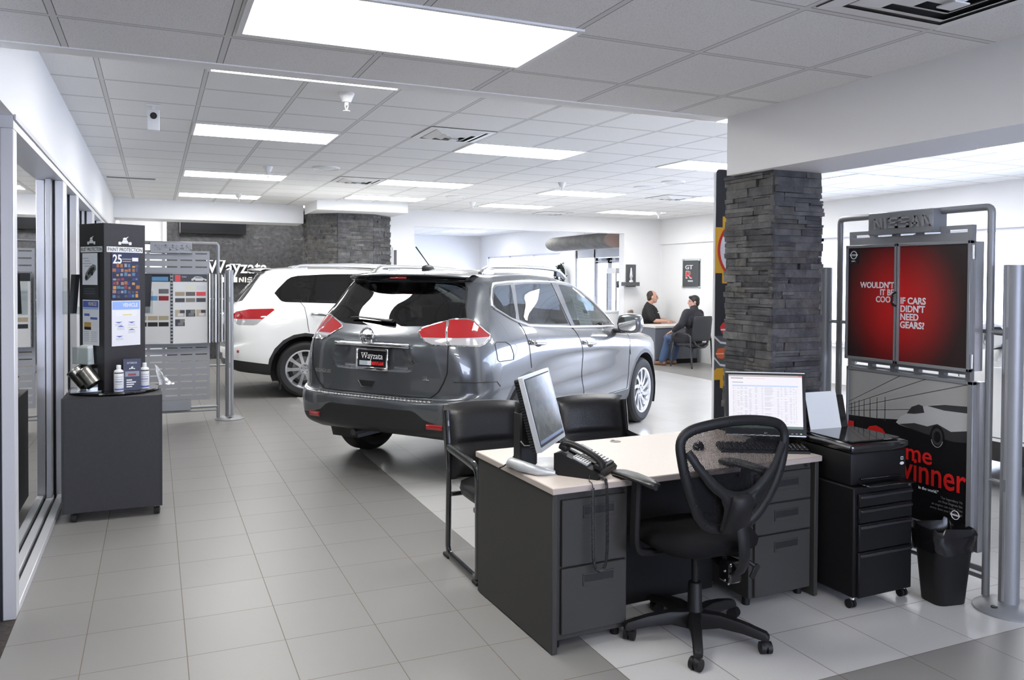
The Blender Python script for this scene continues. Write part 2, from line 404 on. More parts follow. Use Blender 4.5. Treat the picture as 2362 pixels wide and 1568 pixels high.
def wheel(car, x, y, r, w, rr, ns, twist, side):
    """tyre at axle point; side=-1 right side of car (outer face towards -y)"""
    M = Matrix.Translation((x, y, r)) @ Matrix.Rotation(R(90)*(1 if side < 0 else -1), 4, 'X')   # local +z -> outer
    h = w/2; mb = MB()
    prof = [(rr-.01, -h*.8), (rr+.02, -h*.95), (r-.05, -h), (r-.018, -h*.86), (r, -h*.6), (r, h*.6), (r-.018, h*.86), (r-.05, h), (rr+.03, h*.97), (rr+.005, h*.86), (rr-.012, h*.8)]
    mb.lathe(prof, rubber, 48, M)
    for k in range(4):
        z = -h*.5+h*k/3
        mb.lathe([(r+.001, z-.006), (r+.0015, z), (r+.001, z+.006)], seam_m, 48, M)
    t = mb.build('tire', car, 30)
    mb = MB()
    mb.lathe([(rr-.012, h*.8), (rr+.008, h*.9), (rr-.012, h*.86), (rr-.03, h*.6), (rr-.045, -h*.7)], alloy, 48, M)
    mb.lathe([(rr-.05, -h*.3), (.02, -h*.3)], alloy_dark, 32, M)
    mb.lathe([(.165, h*.02), (.165, h*.1), (.05, h*.1)], mat('brake_disc', (.3, .3, .31), .4, .9), 32, M)
    for k in range(ns):
        a = 2*PI*k/ns; 
        def pt(rad, off, da): return (rad*math.cos(a+da)-off*math.sin(a+da), rad*math.sin(a+da)+off*math.cos(a+da))
        ring = []
        for rad, wd, da, zz in ((.045, .026, 0, h*.62), (.12, .02, twist*.35, h*.7), (rr*.75, .021, twist*.8, h*.78), (rr-.012, .032, twist, h*.8)):
            p0 = pt(rad, -wd, da); p1 = pt(rad, wd, da)
            ring.append([Vector((*p0, zz-.03)), Vector((p0[0]*.999, p0[1]*.999, zz)), Vector((p1[0]*.999, p1[1]*.999, zz)), Vector((*p1, zz-.03))])
        mb.grid([[M @ p for p in q] for q in ring], alloy)
    mb.lathe([(.07, h*.45), (.066, h*.66), (.03, h*.69), (.028, h*.76), (0.0005, h*.77)], alloy, 20, M)
    for k in range(5):
        a = 2*PI*k/5+.3; p = M @ Vector((.048*math.cos(a), .048*math.sin(a), h*.68)); q = M @ Vector((.048*math.cos(a), .048*math.sin(a), h*.71))
        mb.cyl(p, q, .009, alloy_dark, n=8)
    mb.build('wheel_rim', t, 35)
    return t
def arch_poly(cx, cz, r, n=20): return [(cx+r*math.cos(2*PI*i/n), cz+r*math.sin(2*PI*i/n)) for i in range(n)]
def seat(car, x, y, w=.5, h=.62):
    mb = MB(); mb.box((x+.22, y, .62), (.5, w, .16), seat_m, .05, None, 2)
    mb.box((x-.05, y, .95), (.14, w, h), seat_m, .05, Matrix.Rotation(R(-14), 3, 'Y'), 2)
    mb.box((x-.16, y, .97+h/2), (.1, .26, .18), seat_m, .04, Matrix.Rotation(R(-10), 3, 'Y'), 2)
    mb.cyl((x-.13, y-.06, .85+h/2), (x-.15, y-.06, .95+h/2), .008, satin, n=6); mb.cyl((x-.13, y+.06, .85+h/2), (x-.15, y+.06, .95+h/2), .008, satin, n=6)
    return mb.build('seat', car)
def mir(P): return [(-a, b) for a, b in P]
def suv(root, rows, sp, mats):
    """sp: dict of outlines in car coordinates (x forward from rear axle, y left, z up)"""
    paint, wheelr, wb = mats['paint'], sp['wr'], sp['wb']
    bm = car_surface(rows)
    back = lambda c: c.x < sp['rx']
    regs = []
    sided = lambda s: (lambda c: c.y*s > .45)
    regs.append(('lower', 'xz', sp['lower'], lambda c: True))
    regs.append(('lower', 'yz', sp['diff'], lambda c: c.x < -.68))
    for s, t in ((-1, 'r'), (1, 'l')):
        regs.append(('rdoor_'+t, 'xz', sp['rdoor'], sided(s))); regs.append(('fdoor_'+t, 'xz', sp['fdoor'], sided(s)))
        if s < 0 and 'fuel' in sp: regs.append(('fuel', 'xz', sp['fuel'], sided(s)))
        for cx in (0, wb): regs.append(('clad_%s%d' % (t, cx > 0), 'xz', arch_poly(cx, wheelr, sp['ar']+.045), sided(s)))
    regs.append(('lower', 'xz', [(.3, .1), (wb-.3, .1), (wb-.3, sp['sill']), (.3, sp['sill'])], lambda c: True))
    regs.append(('hatch', 'yz', sp['hatch'], back))
    for nm in ('rec', 'rec2'):
        if nm in sp: regs.append(('hatch', 'yz', sp[nm], back))
    regs.append(('rglass', 'yz', sp['rglass'], back))
    for s, t in ((-1, 'r'), (1, 'l')):
        for k, (nm, P) in enumerate(sp['side_glass']): regs.append((nm+'_'+t, 'xz', P, sided(s)))
        for nm, P in sp['lamps']:
            if 'lamp_axis' in sp: regs.append((nm+'_'+t, 'xz', P, sided(s)))
            else: regs.append((nm+'_'+t, 'yz', P if s > 0 else mir(P), back))
    regs.append(('wind', 'yz', sp['wind'], lambda c: c.x > 1.2))
    for s in (1, -1):
        regs.append(('hl_'+'rl'[s > 0], 'yz', [(s*a, b) for a, b in sp['headlamp']], lambda c: c.x > 2.9))
    regs.append(('grille', 'yz', sp['grille'], lambda c: c.x > 2.9))
    for s in (1, -1):
        for cx in (0, wb): regs.append(('drop', 'xz', arch_poly(cx, wheelr, sp['ar'], 28), sided(s)))
    lay = cut_regions(bm, regs)
    if 'rec2' in sp:
        for v in bm.verts:
            if v.co.x < -.5 and inpoly(v.co.y*1.0, v.co.z, [(a*.998, .5*(b*.998)+.5*b) for a, b in sp['rec2']]): v.co.x += sp.get('recd', .02)
    bvh = BVHTree.FromBMesh(bm)
    G, D = mats['glass'], mats['dark_glass']
    spec = {'body': ('body', paint, None), 'lower': ('lower_cladding', blk_plastic, 'black lower cladding'), 
            'fuel': ('fuel_door', paint, None), 'hatch': ('tailgate', paint, None), 'rglass': ('rear_window', D, 'dark tinted rear glass'), 'wind': ('windscreen', G, None),
            'hl_r': ('headlight', lamp_clear, 'clear headlight'), 'hl_l': ('headlight', lamp_clear, 'clear headlight'), 'grille': ('grille', blk_gloss, None)}
    for t in 'rl':
        for k in '01': spec['clad_'+t+k] = ('arch_cladding', blk_plastic, 'dark wheel arch trim')
        spec['rdoor_'+t] = ('rear_door', paint, None); spec['fdoor_'+t] = ('front_door', paint, None)
        for nm, P in sp['side_glass']: spec[nm+'_'+t] = ('side_window', D if nm in sp['dark'] else G, None)
        for nm, P in sp['lamps']: spec[nm+'_'+t] = ('tail_light', lamp_red if 'red' in nm else lamp_clear, 'red tail light lens' if 'red' in nm else 'clear lower tail light lens')
    objs = split_regions(bm, regs, lay, 'body', spec, root, ('drop',))
    body = objs['body']; bm.free()
    # shut lines
    mb = MB()
    for s in (-1, 1):
        for P in sp['seams']:
            q = on_side(bvh, dense(P, .04), s, .0005)
            if len(q) > 1: mb.tube(q, .0035, seam_m, 5)
        if s < 0 and 'fuel' in sp: mb.tube(on_side(bvh, dense(sp['fuel'], .03, True), s, .0005), .0035, seam_m, 5, True)
    for P in sp['rseams']:
        for Q in (P, mir(P)):
            q = on_rear(bvh, dense(Q, .03), .0005)
            if len(q) > 1: mb.tube(q, .005, seam_m, 5)
    mb.build('panel_seam', body)
    # chrome window surround and lamp surround
    if 'dlo' in sp:
        mb = MB()
        for s in (-1, 1): mb.tube(on_side(bvh, dense(sp['dlo'], .04, True), s, .002), .010, satin, 6, True)
        mb.build('window_trim', body, label='bright metal window surround')
    for s in (-1, 1):
        for P in sp['lamp_trim']:
            mb = MB(); mb.tube(on_rear(bvh, dense([(s*a, b) for a, b in P], .03, True), .001), .006, chrome, 6, True); mb.build('lamp_trim', body)
    # inner arches, underbody, cabin
    mb = MB()
    for s in (-1, 1):
        for cx in (0, wb):
            a = [(cx+sp['ar']*1.01*math.cos(R(-25+230*i/16)), wheelr+sp['ar']*1.01*math.sin(R(-25+230*i/16))) for i in range(17)]
            mb.grid([[Vector((x, s*.60, z)) for x, z in a], [Vector((x, s*(sp['hw']-.03), z)) for x, z in a]], blk_plastic)
            mb.poly([Vector((x, s*.6, z)) for x, z in a], blk_plastic)
    mb.b(-.55, wb+.5, -.58, .58, .30, .38, blk_plastic)
    mb.b(-.3, -.1, -.2, .2, .24, .34, blk_plastic)
    mb.build('underbody', root)
    mb = MB(); mb.b(-.6, wb-.5, -.74, .74, .36, .56, cabin_m); mb.box((wb-.8, 0, .9), (.4, 1.36, .3), cabin_m, .08, None, 2)
    mb.lathe([(.18, -.012), (.192, 0), (.18, .012), (.17, 0), (.18, -.012)], blk_plastic, 24, Matrix.Translation((wb-1.08, .38, .98)) @ Matrix.Rotation(R(-65), 4, 'Y'))
    mb.build('cabin', root)
    for x, y in ((wb-1.75, -.37), (wb-1.75, .37), (wb-2.6, -.42), (wb-2.6, 0), (wb-2.6, .42)): seat(root, x, y)
    w = sp['tw']; ty = sp['hw']-w/2-.012
    for x in (0, wb):
        for s in (-1, 1): wheel(root, x, s*ty, wheelr, w, sp['rr'], sp['spokes'], sp['twist'], s)
    # handles and mirrors
    for s in (-1, 1):
        for (x, z) in sp['handles']:
            h = bvh.ray_cast(Vector((x, s*2, z)), Vector((0, -s, 0)))[0]
            mb = MB(); y = h.y
            mb.sphere((x+.02, y+s*.001, z-.02), (.085, .006, .042), blk_gloss if sp.get('dark_cup') else paint, 14)
            P = [(x-.125, y-s*.006, z+.008), (x-.11, y+s*.026, z+.008), (x-.04, y+s*.038, z+.005), (x+.035, y+s*.038, z-.001), (x+.095, y+s*.03, z-.008), (x+.12, y-s*.004, z-.012)]
            mb.tube(crom(P, 4), .018, chrome, 8, up=(0, 0, 1), flat=(1.25, .7)); mb.build('door_handle', root, label='chrome door handle')
        mx, my, mz = sp['mirror']
        mb = MB()
        mb.box((mx+.02, s*(my-.08), mz-.05), (.09, .16, .045), blk_plastic, .015)
        bmx = bmesh.new(); bmesh.ops.create_cube(bmx, size=1); bmesh.ops.subdivide_edges(bmx, edges=bmx.edges, cuts=3, use_grid_fill=True)
        for v in bmx.verts: v.co = v.co.lerp(v.co.normalized()*.62, .6)
        mb.addbm(bmx, paint, Matrix.Translation((mx+.03, s*(my+.03), mz+.03)) @ Matrix.Rotation(R(-8*s), 4, 'Z') @ Matrix.Diagonal((.15, .25, .19, 1)))
        mr = mb.build('wing_mirror', root, 60)
        mb = MB(frame((mx-.052, s*(my+.03), mz+.03), (0, 1, 0), (0, 0, 1)))
        mb.prism(rrect(-.095, -.07, .095, .07, .045), -.006, .004, chrome); mb.build('mirror_glass', mr)
    return bvh
def badge(mb, M, r, m=chrome, d=.012):
    mb.T = M; c = Matrix()
    mb.tube([(r*math.cos(2*PI*i/32), r*math.sin(2*PI*i/32), d) for i in range(32)], r*.13, m, 8, True, flat=(1.5, 1.0), up=(0, 0, 1))
    mb.b(-r*1.22, r*1.22, -r*.2, r*.2, 0, d*1.5, m, .002)
    mb.letters('NISSAN', r*.26, seam_m, Matrix.Translation((-r*1.02, -r*.13, d*1.5)), .0012, .95, .2, .3)
    mb.T = Matrix()
def serif_word(mb, h, m, M, d, bold=.0):
    """'Wayzata' in a light roman face: text plus hairline serifs"""
    W = h*4.4; mb.text_fit('Wayzata', W, h, m, M, d, bold)
    for x, y, w in ((-.01, 1, .11), (.19, 1, .11), (.37, .74, .09), (.47, .74, .08)):
        mb.prism([(W*x, h*(y-.07)), (W*(x+w), h*(y-.07)), (W*(x+w), h*y), (W*x, h*y)], -d, d*1.05, m, M)

# ---- the grey crossover in the middle of the floor
rg = thing('crossover_car', 'dark grey crossover seen from the rear, with a dealer plate and a roof antenna', 'car', (2.34677, 6.91523, 0), .62881)
rg.scale = (1.00974,)*3
DOOR_R = [(.16, .44), (1.125, .44), (1.138, .53), (1.09, .86), (1.02, 1.035), (.963, 1.16), (.925, 1.25), (.86, 1.4), (.80, 1.565), (.78, 1.60), (.1, 1.60), (.03, 1.575), (-.03, 1.4), (-.057, 1.253), (-.005, 1.184), (.017, 1.065), (.047, .854), (.16, .8)]
DOOR_F = [(1.125, .44), (2.20, .44), (2.225, .6), (2.261, .9), (2.32, 1.0), (2.3, 1.08), (2.12, 1.125), (2.05, 1.15), (1.9, 1.27), (1.72, 1.40), (1.5, 1.52), (1.3, 1.58), (1.0, 1.60), (.78, 1.60), (.80, 1.565), (.86, 1.4), (.925, 1.25), (.963, 1.16), (1.02, 1.035), (1.09, .86), (1.138, .53)]
QW = [(-.325, 1.40), (-.30, 1.44), (-.262, 1.50), (-.235, 1.53), (-.19, 1.547), (.035, 1.557), (.02, 1.47), (-.03, 1.32), (-.065, 1.272), (-.12, 1.285), (-.22, 1.328), (-.30, 1.37)]
RW = [(.105, 1.555), (.30, 1.566), (.785, 1.562), (.82, 1.46), (.885, 1.30), (.925, 1.19), (.5, 1.205), (.126, 1.228), (-.01, 1.265), (.03, 1.35), (.08, 1.47)]
FW = [(.945, 1.555), (1.12, 1.548), (1.3, 1.53), (1.5, 1.47), (1.7, 1.372), (1.88, 1.262), (2.03, 1.155), (2.045, 1.13), (1.6, 1.146), (1.045, 1.172), (1.0, 1.3), (.96, 1.46)]
DLO = [(-.355, 1.39), (-.335, 1.45), (-.285, 1.528), (-.225, 1.566), (0, 1.58), (.5, 1.587), (1.0, 1.575), (1.2, 1.562), (1.36, 1.535), (1.55, 1.47), (1.75, 1.365), (1.92, 1.25), (2.075, 1.13), (2.06, 1.108), (1.5, 1.135), (.963, 1.158), (.5, 1.185), (.112, 1.21), (-.057, 1.25), (-.15, 1.28), (-.25, 1.325), (-.335, 1.365)]
TLH = [(.39, 1.195), (.42, 1.222), (.50, 1.25), (.59, 1.278), (.618, 1.215), (.648, 1.163), (.683, 1.098), (.56, 1.098), (.50, 1.12)]
TLS = [(.60, 1.283), (.63, 1.291), (.73, 1.291), (.765, 1.278), (.81, 1.225), (.848, 1.168), (.855, 1.14), (.853, 1.10), (.842, 1.086), (.69, 1.098), (.655, 1.163), (.626, 1.215)]
def above(P, z, up):
    out = []
    for i in range(len(P)):
        a, b = P[i], P[(i+1) % len(P)]
        ia, ib = (a[1] >= z) == up, (b[1] >= z) == up
        if ia: out.append(a)
        if ia != ib: t = (z-a[1])/(b[1]-a[1]); out.append((a[0]+t*(b[0]-a[0]), z))
    return out
SP = dict(wr=.364, wb=2.705, ar=.425, hw=.925, tw=.225, rr=.245, spokes=10, twist=.42, rx=-.40, sill=.43,
    lower=[(-1.3, .1), (4, .1), (4, .42), (-1.3, .42)],
    diff=[(-.41, .592), (.41, .592), (.46, .575), (.53, .525), (.62, .50), (.80, .475), (.9, .40), (.9, .2), (-.9, .2), (-.9, .40), (-.80, .475), (-.62, .50), (-.53, .525), (-.46, .575)],
    rdoor=DOOR_R, fdoor=DOOR_F,
    fuel=[(-.483, 1.09), (-.455, 1.106), (-.33, 1.10), (-.272, 1.07), (-.242, .996), (-.252, .953), (-.455, .953), (-.478, .97)],
    hatch=[(-.57, 1.59), (.57, 1.59), (.60, 1.52), (.685, 1.30), (.60, 1.283), (.648, 1.163), (.684, 1.095), (.69, .98), (.688, .89), (.655, .81), (.61, .74), (.54, .688), (-.54, .688), (-.61, .74), (-.655, .81), (-.688, .89), (-.69, .98), (-.684, 1.095), (-.648, 1.163), (-.60, 1.283), (-.685, 1.30), (-.60, 1.52)],
    rec=[(-.40, 1.135), (-.30, 1.17), (0, 1.18), (.30, 1.17), (.40, 1.135), (.455, .955), (.425, .905), (.33, .868), (-.33, .868), (-.425, .905), (-.455, .955)],
    rec2=[(-.36, 1.075), (-.28, 1.08), (0, 1.08), (.28, 1.08), (.36, 1.075), (.415, .96), (.395, .92), (.32, .892), (-.32, .892), (-.395, .92), (-.415, .96)], recd=.042,
    rglass=[(-.575, 1.575), (.575, 1.575), (.62, 1.53), (.675, 1.39), (.715, 1.303), (.60, 1.285), (.50, 1.255), (.40, 1.232), (.2, 1.225), (-.2, 1.225), (-.40, 1.232), (-.50, 1.255), (-.60, 1.285), (-.715, 1.303), (-.675, 1.39), (-.62, 1.53)],
    side_glass=[('qw', QW), ('rw', RW), ('fw', FW)], dark=('qw', 'rw'),
    lamps=[('red_h', above(TLH, 1.152, True)), ('clr_h', above(TLH, 1.152, False)), ('red_s', above(TLS, 1.152, True)), ('clr_s', above(TLS, 1.152, False))],
    lamp_trim=[TLH, TLS],
    wind=[(-.62, 1.13), (0, 1.14), (.62, 1.13), (.56, 1.4), (.47, 1.58), (0, 1.60), (-.47, 1.58), (-.56, 1.4)],
    headlamp=[(.42, .93), (.62, .97), (.80, .95), (.84, .90), (.78, .83), (.6, .80), (.45, .83)], grille=[(-.4, .6), (.4, .6), (.38, .9), (-.38, .9)],
    seams=[DOOR_R[1:5]+[(.963, 1.16)], [(.963, 1.16), (.925, 1.25), (.86, 1.4), (.80, 1.565), (.79, 1.6)], [(-.057, 1.253), (-.005, 1.184), (.017, 1.065), (.04, .9), (.05, .86)], [(2.20, .44), (2.225, .6), (2.261, .9), (2.32, 1.0), (2.4, 1.06)], [(.1, .44), (2.2, .44)], [(-.84, .82), (-.5, .80), (-.46, .76)], [(2.28, .8), (2.26, .86)]],
    rseams=[[(.684, 1.095), (.69, .98), (.688, .89), (.655, .81), (.61, .74), (.54, .688), (.0, .684)], [(.60, 1.283), (.648, 1.163), (.684, 1.095)], [(.57, 1.585), (.61, 1.53), (.675, 1.38), (.72, 1.30)]],
    dlo=DLO, dark_cup=True, handles=[(.174, 1.068), (1.216, 1.0)], mirror=(1.98, .99, 1.12))
bv = suv(rg, ROWS, SP, dict(paint=paint_grey, glass=car_glass, dark_glass=car_glass_dark))
# spoiler: gloss black lip under a painted top
def spoiler(root, w, xf, xr, zt, zb, paint, xe):
    top = []; lo = []; n = 20
    for i in range(n+1):
        y = -w+2*w*i/n; e = (abs(y)/w)**4; xx = xr+(xe-xr)*e
        top.append([Vector((xf+.05*e, y, zt-.012*(y/w)**2-.012*e)), Vector((xx*.55+xf*.45, y, zt+.002-.018*(y/w)**2-.01*e)), Vector((xx, y, zt-.022-.02*(y/w)**2)), Vector((xx+.004, y, zt-.032-.02*(y/w)**2))])
        lo.append([Vector((xx+.004, y, zt-.032-.02*(y/w)**2)), Vector((xx+.03, y, zb)), Vector((xf-.03+.03*e, y, zb-.022)), Vector((xf+.05, y, zb-.02))])
    mb = MB(); mb.grid(top, paint, flip=True); s = mb.build('spoiler', root, 60)
    mb = MB(); mb.grid(lo, blk_gloss, flip=True); mb.build('spoiler_lip', s, 60, label='gloss black lip under the spoiler')
    mb = MB(); mb.box((xr+.012, 0, zt-.052), (.014, .17, .014), lamp_red, .004); mb.build('brake_light', s, label='red high brake light')
    return s
spoiler(rg, .625, -.36, -.60, 1.662, 1.592, paint_grey, -.47)
for s in (-1, 1):                                   # roof rails
    P = [(-.22, s*.57, 1.65), (-.12, s*.575, 1.70), (.02, s*.583, 1.712), (.6, s*.59, 1.716), (1.1, s*.583, 1.698), (1.3, s*.565, 1.655), (1.42, s*.545, 1.615)]
    mb = MB(); mb.tube(crom(P, 5), [.02]+[.024]*29+[.014], satin, 10, up=(0, 0, 1), flat=(.75, 1.0))
    mb.b(-.2, -.02, s*.575-.018, s*.575+.018, 1.64, 1.69, satin, .008); mb.b(1.14, 1.26, s*.575-.016, s*.575+.016, 1.63, 1.69, blk_plastic, .008)
    mb.build('roof_rail', rg, label='silver roof rail')
mb = MB(); mb.sphere((-.17, 0, 1.695), (.085, .034, .03), blk_plastic, 14); mb.tube([(-.14, 0, 1.71), (-.22, .0, 1.775), (-.345, 0, 1.875)], [.005, .0045, .006], seam_m, 6)
mb.build('antenna', rg, label='thin black roof antenna')
mb = MB(); mb.tube(on_rear(bv, [(-.12, 1.25), (-.05, 1.252), (.08, 1.262), (.26, 1.272), (.34, 1.268)], .022), [.022, .018, .012, .009, .006], blk_plastic, 8, flat=(.6, 1)); mb.build('rear_wiper', rg)
mb = MB(frame((-.925, .07-.03, 1.145), (0, -1, 0), (.12, 0, 1))); T = mb.T; badge(mb, T, .062); mb.build('badge', rg, label='round chrome maker badge')
mb = MB(); mb.tube(on_rear(bv, [(.375-.05*i, 1.078) for i in range(16)], .014), .016, chrome, 10, up=(0, 0, 1), flat=(1.05, .7)); mb.build('chrome_strip', rg, label='chrome strip above the plate')
# plate
F = frame((-.915, 0, .962), (0, -1, 0), (.05, 0, 1)); mb = MB(F)
mb.b(-.15, .15, -.077, .077, -.004, .004, blk_gloss); pl = mb.build('license_plate', rg, label='black dealer plate with white lettering')
mb = MB(F)
mb.b(-.163, -.145, -.088, .088, 0, .012, chrome, .004); mb.b(.145, .163, -.088, .088, 0, .012, chrome, .004); mb.b(-.163, .163, .07, .088, 0, .012, chrome, .004); mb.b(-.163, .163, -.088, -.062, 0, .012, chrome, .004)
mb.text('Nevada', .016, ink, Matrix.Translation((0, .079, .0125)), .0004); mb.letters('NISSAN', .012, ink, Matrix.Translation((-.036, -.081, .0122)), .0004, .95, .22, .3)
mb.build('plate_frame', pl, label='chrome plate frame')
wt = mat('plate_white', (.7, .68, .68), .4); rd = mat('plate_red', (.75, .03, .03), .4); gy = mat('plate_grey', (.42, .46, .5), .4)
mb = MB(F); serif_word(mb, .050, wt, Matrix.Translation((-.112, .0, .0045)), .0006)
mb.b(-.128, -.045, -.05, -.014, .004, .0052, gy); mb.b(-.045, -.006, -.05, -.014, .004, .0052, wt)
mb.letters('NISSAN', .028, rd, Matrix.Translation((0, -.046, .0045)), .001, .68, .22, .12); mb.build('plate_lettering', pl)
for word, y, z, sz in (('ROGUE', .545, .835, .042), ('SL', -.51, .838, .042)):
    h = on_rear(bv, [(y, z)], .002)[0]; h2 = on_rear(bv, [(y-.08, z)], .002)[0]; h3 = on_rear(bv, [(y, z+.03)], .002)[0]
    mb = MB(); mb.text(word, sz, chrome, frame(h, h2-h, h3-h), .003, 'CENTER', .001, 1.35); mb.build('model_lettering', rg, label='chrome model lettering')
# step plate on the bumper, handle cut-out, reflectors, exhaust
mb = MB()
P = [(y, .668) for y in [.56-.035*i for i in range(33)]]
for i in range(33):
    y = .56-.035*i; x = -.905-.05*(1-(abs(y)/.62)**3)
    mb.box((x+.012, y, .664), (.055, .03, .012), satin, .003); mb.cyl((x+.02, y, .668), (x+.02, y, .675), .01, blk_plastic, n=8)
mb.b(-.955, -.90, -.5, .5, .655, .663, satin)
mb.build('step_plate', rg, label='ribbed bright step plate along the bumper')
mb = MB(); h = on_rear(bv, [(.06, .765)])[0]
mb.prism([(-.085, .022), (.085, .022), (.055, -.026), (-.055, -.026)], -.004, .003, seam_m, frame(h, (0, -1, 0), (-.05, 0, 1)))
mb.tube([Vector(h)+Vector(p) for p in ((-.004, .087, .022), (-.004, .055, -.028), (-.004, -.055, -.028), (-.004, -.087, .022))], .005, chrome, 6); mb.build('tailgate_handle', rg)
for s in (-1, 1):
    q = on_rear(bv, [(s*.545, .478), (s*.61, .478), (s*.675, .476)], .004)
    mb = MB(); mb.tube(q, .02, lamp_red, 8, up=(0, 0, 1), flat=(1, .4)); mb.build('reflector', rg, label='red rear bumper reflector')
mb = MB(); mb.tube([(-.80, .3, .33), (-.6, .3, .33)], .028, alloy_dark, 10); mb.build('exhaust_pipe', rg)
# window stickers seen through the front side glass
for s, x0, z0, w, h in ((-1, 1.2, 1.14, .3, .24),):
    q = on_side(bv, [(x0, z0), (x0+w, z0-.01), (x0+w-.06, z0+h), (x0-.02, z0+h+.06)], s, -.012)
    mb = MB(); mb.poly(q, white_sheet)
    for k in range(7):
        a = q[0].lerp(q[3], .12+.11*k); b_ = q[1].lerp(q[2], .12+.11*k); n = Vector((0, s*.002, .0)); d = (q[3]-q[0])*.025
        for t0, t1 in ((.06, .44), (.54, .92)):
            A = a.lerp(b_, t0)+n; B = a.lerp(b_, t1)+n; mb.poly([A, B, B+d, A+d], mat('print_grey', (.42, .48, .47), .7))
    A = q[1].lerp(q[2], .55); n = Vector((0, s*.003, 0)); B = q[0].lerp(q[3], .5).lerp(A, .62); C_ = q[0].lerp(q[3], .62).lerp(q[1].lerp(q[2], .68), .62); D_ = q[1].lerp(q[2], .68)
    mb.poly([B+n, A+n, D_+n, C_+n], mat('print_dark', (.08, .1, .1), .7)); mb.build('price_sticker', rg, label='white price sheet inside the window')
# ---- the two white cars
def zs(z): return z*1.03+max(0, z-1.2)*.075
def scale_rows(rows, kx, ky, rear=0.):
    return [[(x*kx+(rear if x < -.2 else 0), y*ky, zs(z)) for x, y, z in r] for r in rows]
ROWS_W = scale_rows(ROWS, 1.072, 1.065, -.06)
sxz = lambda P: [(x*1.072+(-.06 if x < -.2 else 0), zs(z)) for x, z in P]
syz = lambda P: [(y*1.065, zs(z)) for y, z in P]
SPW = dict(wr=.381, wb=2.9, ar=.45, hw=.985, tw=.24, rr=.255, spokes=10, twist=.0, rx=-.45, sill=.40,
    lower=[(-1.4, .1), (4.3, .1), (4.3, .42), (-.3, .43), (-.373, .446), (-.9, .527), (-1.4, .57)], diff=[(-.6, .60), (.6, .60), (.7, .2), (-.7, .2)],
    rdoor=sxz(DOOR_R), fdoor=sxz(DOOR_F), hatch=syz(SP['hatch']),
    rglass=[(-.55, 1.66), (.55, 1.66), (.60, 1.60), (.69, 1.42), (.735, 1.31), (.6, 1.285), (-.6, 1.285), (-.735, 1.31), (-.69, 1.42), (-.60, 1.60)],
    side_glass=[('qw', [(-.395, 1.412), (-.355, 1.464), (-.225, 1.597), (-.17, 1.63), (-.08, 1.65), (.32, 1.674), (.75, 1.68), (.86, 1.677), (.95, 1.5), (1.03, 1.26), (.47, 1.268), (-.25, 1.292), (-.30, 1.303), (-.325, 1.322)]),
                ('fw', [(.93, 1.675), (1.2, 1.665), (1.45, 1.64), (1.65, 1.575), (1.9, 1.46), (2.08, 1.34), (2.22, 1.215), (2.2, 1.20), (1.7, 1.23), (1.09, 1.257), (1.04, 1.4)])], dark=('qw',),
    lamp_axis='xz',
    lamps=[('red_s', [(-.93, 1.07), (-.925, 1.13), (-.88, 1.166), (-.716, 1.2), (-.42, 1.207), (-.396, 1.19), (-.552, 1.067)]), ('clr_s', [(-.93, 1.07), (-.552, 1.067), (-.625, .998), (-.669, .985), (-.86, .99), (-.92, 1.03)])],
    lamp_trim=[], wind=syz(SP['wind']), headlamp=syz(SP['headlamp']), grille=syz(SP['grille']),
    seams=[sxz(P) for P in SP['seams'][:5]], rseams=[syz(P) for P in SP['rseams'][:1]],
    handles=[(.2, 1.12), (1.32, 1.08)], mirror=(2.12, 1.05, 1.19))
def white_car(label, loc, rz, rear):
    c = thing('suv_car', label, 'car', loc, rz, 'white cars on the showroom floor')
    bvw = suv(c, ROWS_W, SPW, dict(paint=paint_white, glass=car_glass, dark_glass=car_glass_dark))
    spoiler(c, .60, -.44, -.72, 1.765, 1.70, paint_white, -.56)
    for s in (-1, 1):
        P = [(-.16, s*.61, 1.735), (-.06, s*.615, 1.785), (.1, s*.62, 1.80), (.7, s*.625, 1.81), (1.2, s*.615, 1.795), (1.4, s*.60, 1.73)]
        mb = MB(); mb.tube(crom(P, 5), .024, satin, 10, up=(0, 0, 1), flat=(.75, 1)); mb.b(-.14, .06, s*.612-.018, s*.612+.018, 1.70, 1.77, satin, .008)
        mb.b(1.2, 1.36, s*.605-.018, s*.605+.018, 1.70, 1.77, satin, .008); mb.build('roof_rail', c, label='silver roof rail')
    if rear:
        mb = MB(); mb.tube(on_rear(bvw, [(.34-.05*i, 1.12) for i in range(15)], .02), .02, chrome, 8, up=(0, 0, 1)); mb.build('chrome_strip', c)
        for s in (-1, 1):
            q = on_side(bvw, [(-.875, .642), (-.85, .642)], s, .002)
            if len(q) > 1: mb = MB(); mb.tube(q, .018, lamp_red, 8); mb.build('reflector', c, label='small red reflector')
        mb = MB(); mb.box((-.31, -.86, .26), (.02, .2, .3), rubber, .004, Matrix.Rotation(R(8), 3, 'Y')); mb.build('mud_flap', c)
        mb = MB(); mb.tube([(-1.04, .25, 1.0), (-1.06, .0, 1.0), (-1.04, -.25, 1.0)], .03, chrome, 8); mb.build('tow_trim', c)
    return c
white_car('white car with dark rear side glass parked behind the grey crossover', (1.939, 12.10, 0), R(-4), True)
white_car('white car half hidden behind the red poster stand', (6.73, 1.92, 0), R(90), False)
